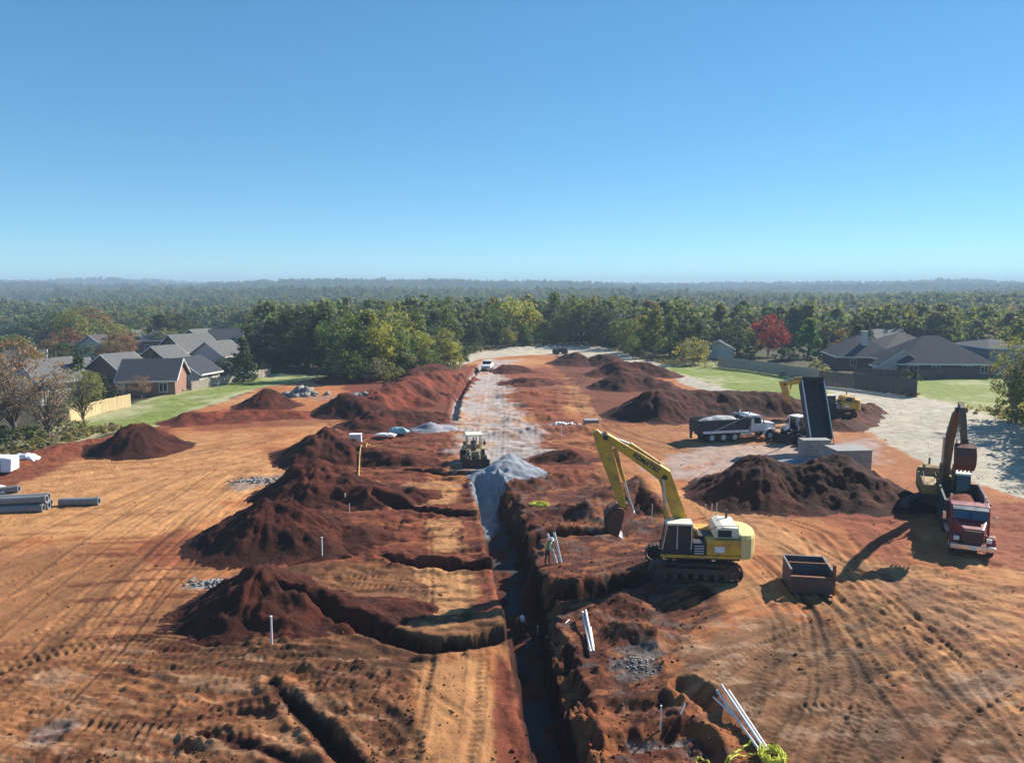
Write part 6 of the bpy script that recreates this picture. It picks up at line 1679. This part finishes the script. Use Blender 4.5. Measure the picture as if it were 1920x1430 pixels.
MB().path([(-.6, -.84, .05), (-.6, -.76, 1.1), (-.6, 0, 1.43)], .03, 6).path([(.7, -.83, .05), (.7, -.72, 1.1), (.7, 0, 1.39)], .03, 6).build('strap', M['black'], e)
sheet(46, 868, 2.4, 1.2, .4, 'flat white tarpaulin end right of the bundle', 'plastic', 'tarpaulin', 'tarpaulin', 5)
sheet(-2, 922, 1.4, .8, .6, 'small white bag behind the pipe stack', 'plastic', 'bag', 'bag', 6)
sheet(724, 820, 2.6, .9, .18, 'pale blue and white sheet lying in front of the red bank', 'plastic', 'sheet', 'plastic_sheet', 8, ang=-.25, lift=.25)
sheet(748, 812, 2.2, 1.6, .5, 'greyish teal sheet behind the pale blue one', 'teal', 'sheet', 'plastic_sheet', 9, lift=.25)
wx_, wy_ = G(667, 828)
e = empty('crate', (wx_, wy_, PH(wx_, wy_)), RAD(6), 'white box standing at the top of the yellow hose', 'crate')
MB().box(-.62, .62, -.4, .4, .1, .85).build('body', M['plastic'], e, bevel=.03); MB().box(-.66, .66, -.44, .44, .85, .93).build('lid', M['plastic'], e, bevel=.02); MB().box(-.9, .7, -.45, .45, 0, .1).build('pallet', M['woodpale'], e)
# yellow hose and tapes, following the ground
def strand(pts, r, key, label, name, cat, lift=.04, wob=.0):
    P = smooth_pts(GP(pts), 6); V = []
    rr2 = random.Random(len(pts) + int(pts[0][0]))
    for i, (x, y) in enumerate(P): V.append(Vector((x, y, PH(x, y) + lift + rr2.random() * wob)))
    o0 = V[0].copy(); mb = MB().path([tuple(v - o0) for v in V], r, 6); o = mb.build(name, M[key]); o.location = o0
    return tag(o, label, cat)
strand([(694, 832), (688, 850), (676, 862), (673, 884), (676, 896), (700, 905), (730, 918), (760, 922), (780, 930)], .055, 'hose', 'orange-yellow hose curling over the heap behind the white box', 'hose', 'hose', .08)
strand([(697, 838), (720, 836), (760, 840), (800, 842)], .05, 'hose', 'short tan cord trailing right from the hose top', 'cord', 'cord', .08)
strand([(1302, 1402), (1316, 1398), (1340, 1418), (1365, 1422), (1385, 1408), (1408, 1396)], .035, 'tape', 'yellow-green tape looping over the bottom right ditch', 'warning_tape', 'warning tape', .18, .15)
strand([(1306, 1400), (1312, 1420), (1325, 1445)], .03, 'tape', 'yellow-green tape end hanging toward the bottom edge', 'warning_tape', 'warning tape', .12, .1)
strand([(1355, 1445), (1372, 1425), (1400, 1412), (1430, 1412)], .03, 'tape', 'yellow-green tape running to the yellow bundle', 'warning_tape', 'warning tape', .15, .1)
def tangle(px, py, n, w, d, h, label, seed):
    r = random.Random(seed); x0, y0 = G(px, py); z0 = PH(x0, y0); mb = MB()
    for k in range(n):
        a = r.random() * 6.28; P = []
        for j in range(9):
            a += r.uniform(.3, 1.2); q = r.uniform(.2, .5)
            P.append((w * q * math.cos(a), d * q * math.sin(a), .04 + h * r.random()))
        mb.path(smooth_pts(P, 3), .018, 5)
    o = mb.build('tape_tangle', M['tape']); o.location = (x0, y0, z0); tag(o, label, 'tape bundle')
tangle(1448, 1416, 16, 1.0, 1.2, .3, 'yellow tangle of tape at the lower end of the white pipes', 4)
tangle(1012, 941, 22, 1.7, 1.2, .2, 'yellow tangle of tape on the dark red soil right of the trench', 9)
# rubble heaps
def rubble(px, py, n, w, d, hmax, label, s0=.12, s1=.5, seed=0, key='rubble'):
    x0, y0 = G(px, py); r = np.random.RandomState(seed)
    V = []; T = []
    base = np.array([(x, y, z) for z in (-1, 1) for y in (-1, 1) for x in (-1, 1)], float)
    fq = np.array([(0, 2, 3, 1), (4, 5, 7, 6), (0, 1, 5, 4), (2, 6, 7, 3), (0, 4, 6, 2), (1, 3, 7, 5)])
    e = empty('rubble_heap', (x0, y0, hz(x0, y0)), 0, label, 'rubble', 'patches of broken concrete')
    for k in range(n):
        a = r.normal(size=2) * .4; x, y = a[0] * w / 2, a[1] * d / 2
        s = s0 + (s1 - s0) * r.rand() ** 2
        z = PH(x0 + x, y0 + y) - hz(x0, y0) + max(0, hmax * (1 - 1.6 * np.hypot(a[0], a[1]))) * r.rand() + s * .2
        b = base * np.array([s, s * (.5 + .5 * r.rand()), s * (.25 + .4 * r.rand())]) * (.8 + .4 * r.rand(8, 1))
        Rm = np.array(Matrix.Rotation(r.rand() * 6, 3, 'Z') @ Matrix.Rotation(r.normal() * .5, 3, 'X'))
        V.append(b @ Rm.T + np.array([x, y, z])); T.append(fq + 8 * k)
    me = np_mesh('rubble_pieces', np.concatenate(V), np.concatenate(T), M[key], smooth=False)
    o = link('rubble_pieces', me, e); o['kind'] = 'stuff'
rubble(568, 742, 110, 6, 3.5, 1.3, 'grey rubble heap between the reddish cone and the big bank', .2, .7, 1)
rubble(690, 742, 120, 9, 2.5, .5, 'pale rubble scattered in front of the big red bank', .15, .5, 2)
rubble(412, 1092, 260, 4.2, 1.2, .06, 'flat patch of grey broken stone left of the nearest dark heap', .03, .13, 3)
rubble(482, 902, 160, 5.5, 2.0, .05, 'flat grey stone patch left of the grey-tipped heap', .05, .16, 4)
rubble(1200, 1240, 160, 2.2, 1.6, .05, 'grey stony mess right of the three white pipes', .015, .06, 6)
rubble(1050, 795, 40, 4.0, 1.0, .2, 'pale scraps around the white stub pipe in the far ditches', .08, .28, 7, 'plastic')

# ------------------------------------------------------------------ people
def limb_mesh(joints, edges, radii, root=0):
    me = bpy.data.meshes.new('sk'); me.from_pydata(joints, edges, []); me.update()
    o = bpy.data.objects.new('sk', me); COL.objects.link(o)
    sk = o.modifiers.new('s', 'SKIN'); sk.use_smooth_shade = True
    for i, r in enumerate(radii):
        sv_ = me.skin_vertices[0].data[i]; sv_.radius = (r if isinstance(r, tuple) else (r, r)); sv_.use_root = (i == root)
    ss = o.modifiers.new('ss', 'SUBSURF'); ss.levels = 1; ss.render_levels = 1
    d = bpy.context.evaluated_depsgraph_get(); d.update()
    m2 = bpy.data.meshes.new_from_object(o.evaluated_get(d))
    bpy.data.objects.remove(o)
    return m2
def person(loc, rz, label, shirt, pants, hat='hat', vest=None, bend=0.0, arms=None, seated=False, group='workers'):
    e = empty('person', loc, rz, label, 'person', group)
    cb, sb = math.cos(bend), math.sin(bend)
    def T(x, y, z):   # bend of the upper body about the hips
        zz = z - .95; return (x * cb + zz * sb, y, .95 - x * sb + zz * cb)
    hipz = .92
    if seated: leg = [(.42, .5, .12), (.42, .06, .16)]
    J = [(0, 0, .96), T(0, 0, 1.15), T(0, 0, 1.35), T(0, 0, 1.47), T(.02, 0, 1.54), T(.03, 0, 1.62), T(.03, 0, 1.70)]
    Rr = [(.15, .12), (.14, .10), (.17, .11), (.09, .075), .052, (.078, .092), (.06, .07)]
    E = [(0, 1), (1, 2), (2, 3), (3, 4), (4, 5), (5, 6)]
    hands = []
    for s in (-1, 1):
        k = len(J)
        a = (arms or {}).get(s, [(.05, .30, 1.15), (.15, .30, .92), (.19, .29, .84)])
        sh = T(0, s * .2, 1.41); el = T(a[0][0], s * a[0][1], a[0][2]); wr = T(a[1][0], s * a[1][1], a[1][2]); hn = T(a[2][0], s * a[2][1], a[2][2])
        J += [sh, el, wr, hn]; Rr += [.065, .046, .032, (.04, .022)]; E += [(2, k), (k, k + 1), (k + 1, k + 2), (k + 2, k + 3)]
        hands.append((Vector(wr), Vector(hn), s))
        k = len(J)
        if seated: L = [(.02, s * .1, .93), (.45, s * .14, .9), (.45, s * .14, .52), (.6, s * .15, .48)]
        else: L = [(0, s * .1, .88), (.03 + .04 * s, s * .12, .5), (-.02 + .08 * s, s * .13, .10), (.14 + .08 * s, s * .15, .05)]
        J += L; Rr += [.095, .066, .048, (.05, .035)]; E += [(0, k), (k, k + 1), (k + 1, k + 2), (k + 2, k + 3)]
    me = limb_mesh(J, E, Rr)
    # fingers, nose, ears joined into the body mesh
    ex_ = MB()
    for wr, hn, s in hands:
        d = (hn - wr).normalized(); side = d.orthogonal().normalized(); up = d.cross(side)
        for q in range(4):
            b0 = hn + side * ((q - 1.5) * .019); l = (.07, .08, .075, .058)[q]; m1 = b0 + d * l * .6; ex_.tube(b0, m1, .010, .009, 5); ex_.tube(m1, m1 + (d * .8 + up * .5).normalized() * l * .5, .009, .007, 5)
        tb = wr.lerp(hn, .6) + side * .03; ex_.tube(tb, tb + (d * .7 + side * .7).normalized() * .06, .012, .009, 5)
    nz = Vector(T(.115, 0, 1.60)); ex_.tube(nz, Vector(T(.145, 0, 1.585)), .012, .016, 5)
    for s in (-1, 1): ex_.sphere(T(.03, s * .095, 1.6), .02, .012, .03, 6, 4)
    nb = len(me.polygons)
    import bmesh
    bm = bmesh.new(); bm.from_mesh(me); m3 = ex_.mesh('x', M['skin'], True); bm.from_mesh(m3); bm.to_mesh(me); bm.free()
    me.materials.clear()
    for k in ('skin', shirt, pants, 'boots'): me.materials.append(M[k])
    head_c = Vector(T(.03, 0, 1.62)); nk = Vector(T(0, 0, 1.5))
    for i, p in enumerate(me.polygons):
        c = p.center; mi = 1
        if i >= nb: mi = 0
        elif (c - head_c).length < .15 and (c - nk).length > .05 and (c - Vector(T(0, 0, 1.35))).length > .2: mi = 0
        else:
            for wr, hn, s in hands:
                if (c - hn).length < .09: mi = 0
            if mi and (c.z < .93 and (abs(c.y) < .25) and min((c - h[0]).length for h in hands) > .12) and c.x < .75: mi = 2
            if mi == 2 and c.z < (.14 if not seated else .57): mi = 3
        p.material_index = mi; p.use_smooth = True
    me.name = 'body'
    link('body', me, e)
    Hm = Matrix.Translation(T(.03, 0, 1.665)) @ Matrix.Rotation(bend, 4, 'Y')
    hm = MB(); ring = []
    for j in range(6):
        ph = j / 5 * math.pi / 2
        for i in range(14):
            th = 2 * math.pi * i / 14; ring.append((.13 * math.cos(th) * math.cos(ph), .11 * math.sin(th) * math.cos(ph), .12 * math.sin(ph)))
    fs = [(j * 14 + i, j * 14 + (i + 1) % 14, (j + 1) * 14 + (i + 1) % 14, (j + 1) * 14 + i) for j in range(5) for i in range(14)]
    hm.add(ring, fs); hm.add([(x * 1.25 + (.03 if x > 0 else 0), y * 1.18, 0) for x, y, z in ring[:14]] + [(x * 1.0, y, .012) for x, y, z in ring[:14]], [(i, (i + 1) % 14, 14 + (i + 1) % 14, 14 + i) for i in range(14)])
    hm.v = [tuple(Hm @ Vector(p)) for p in hm.v]
    hm.build('hard_hat', M[hat], e, smooth=True)
    if vest:
        v2 = MB(); prof = [(1.0, .19, .145), (1.15, .185, .135), (1.3, .205, .14), (1.42, .19, .12), (1.47, .12, .09)]
        for z, a, b in prof: v2.v += [T(b * math.cos(2 * math.pi * i / 16), a * math.sin(2 * math.pi * i / 16), z) for i in range(16)]
        v2.f = [(j * 16 + i, j * 16 + (i + 1) % 16, (j + 1) * 16 + (i + 1) % 16, (j + 1) * 16 + i) for j in range(4) for i in range(16)]
        v2.build('safety_vest', M[vest], e, smooth=True)
    return e
wx_, wy_ = G(1026, 1058)
person((wx_, wy_, float(height(np.array([wx_]), np.array([wy_]))[0])), RAD(-30), 'worker in a green vest and white hard hat standing beside two white pipes', 'shirtgrey', 'jeans', vest='hivis', bend=.35, arms={-1: [(.22, .28, 1.15), (.42, .16, 1.08), (.5, .12, 1.06)], 1: [(.2, .28, 1.12), (.42, .2, 1.02), (.5, .18, .99)]})
wy_ = 38.2; wx_ = (972 - 960) / F * wy_
person((wx_, wy_, hz(wx_, wy_)), RAD(-70), 'worker in an orange shirt bending down inside the deep trench', 'orange', 'jeans', hat='hat', bend=1.0, arms={-1: [(.3, .25, 1.2), (.5, .2, 1.0), (.55, .18, .9)], 1: [(.3, .25, 1.2), (.5, .2, 1.0), (.55, .18, .9)]})
def seat_in(parent, off, rz, label):
    m = Matrix.Translation(parent.location) @ Matrix.Rotation(parent.rotation_euler.z, 4, 'Z')
    p = m @ (Vector(off) * parent.scale[0]); person(tuple(p), parent.rotation_euler.z + rz, label, 'shirtgrey', 'jeans', seated=True, arms={-1: [(.15, .28, 1.15), (.38, .2, 1.12), (.46, .18, 1.12)], 1: [(.15, .28, 1.15), (.38, .2, 1.12), (.46, .18, 1.12)]})
seat_in(WL, (-.05, 0, .93), 0, 'driver seated under the canopy of the backhoe loader')

# ------------------------------------------------------------------ air
hb = MB().box(-3900, 3900, -100, 3900, -24, 62)
hm_ = bpy.data.materials.new('haze'); hm_.use_nodes = True; hn_ = hm_.node_tree; hn_.nodes.clear()
ho = hn_.nodes.new('ShaderNodeOutputMaterial'); pv = hn_.nodes.new('ShaderNodeVolumePrincipled')
pv.inputs['Color'].default_value = (.44, .60, .80, 1); pv.inputs['Density'].default_value = HAZE; pv.inputs['Anisotropy'].default_value = .0
hn_.links.new(pv.outputs[0], ho.inputs['Volume'])
o = hb.build('haze', hm_); tag(o, 'thin blue air over the whole landscape', 'haze', kind='stuff')
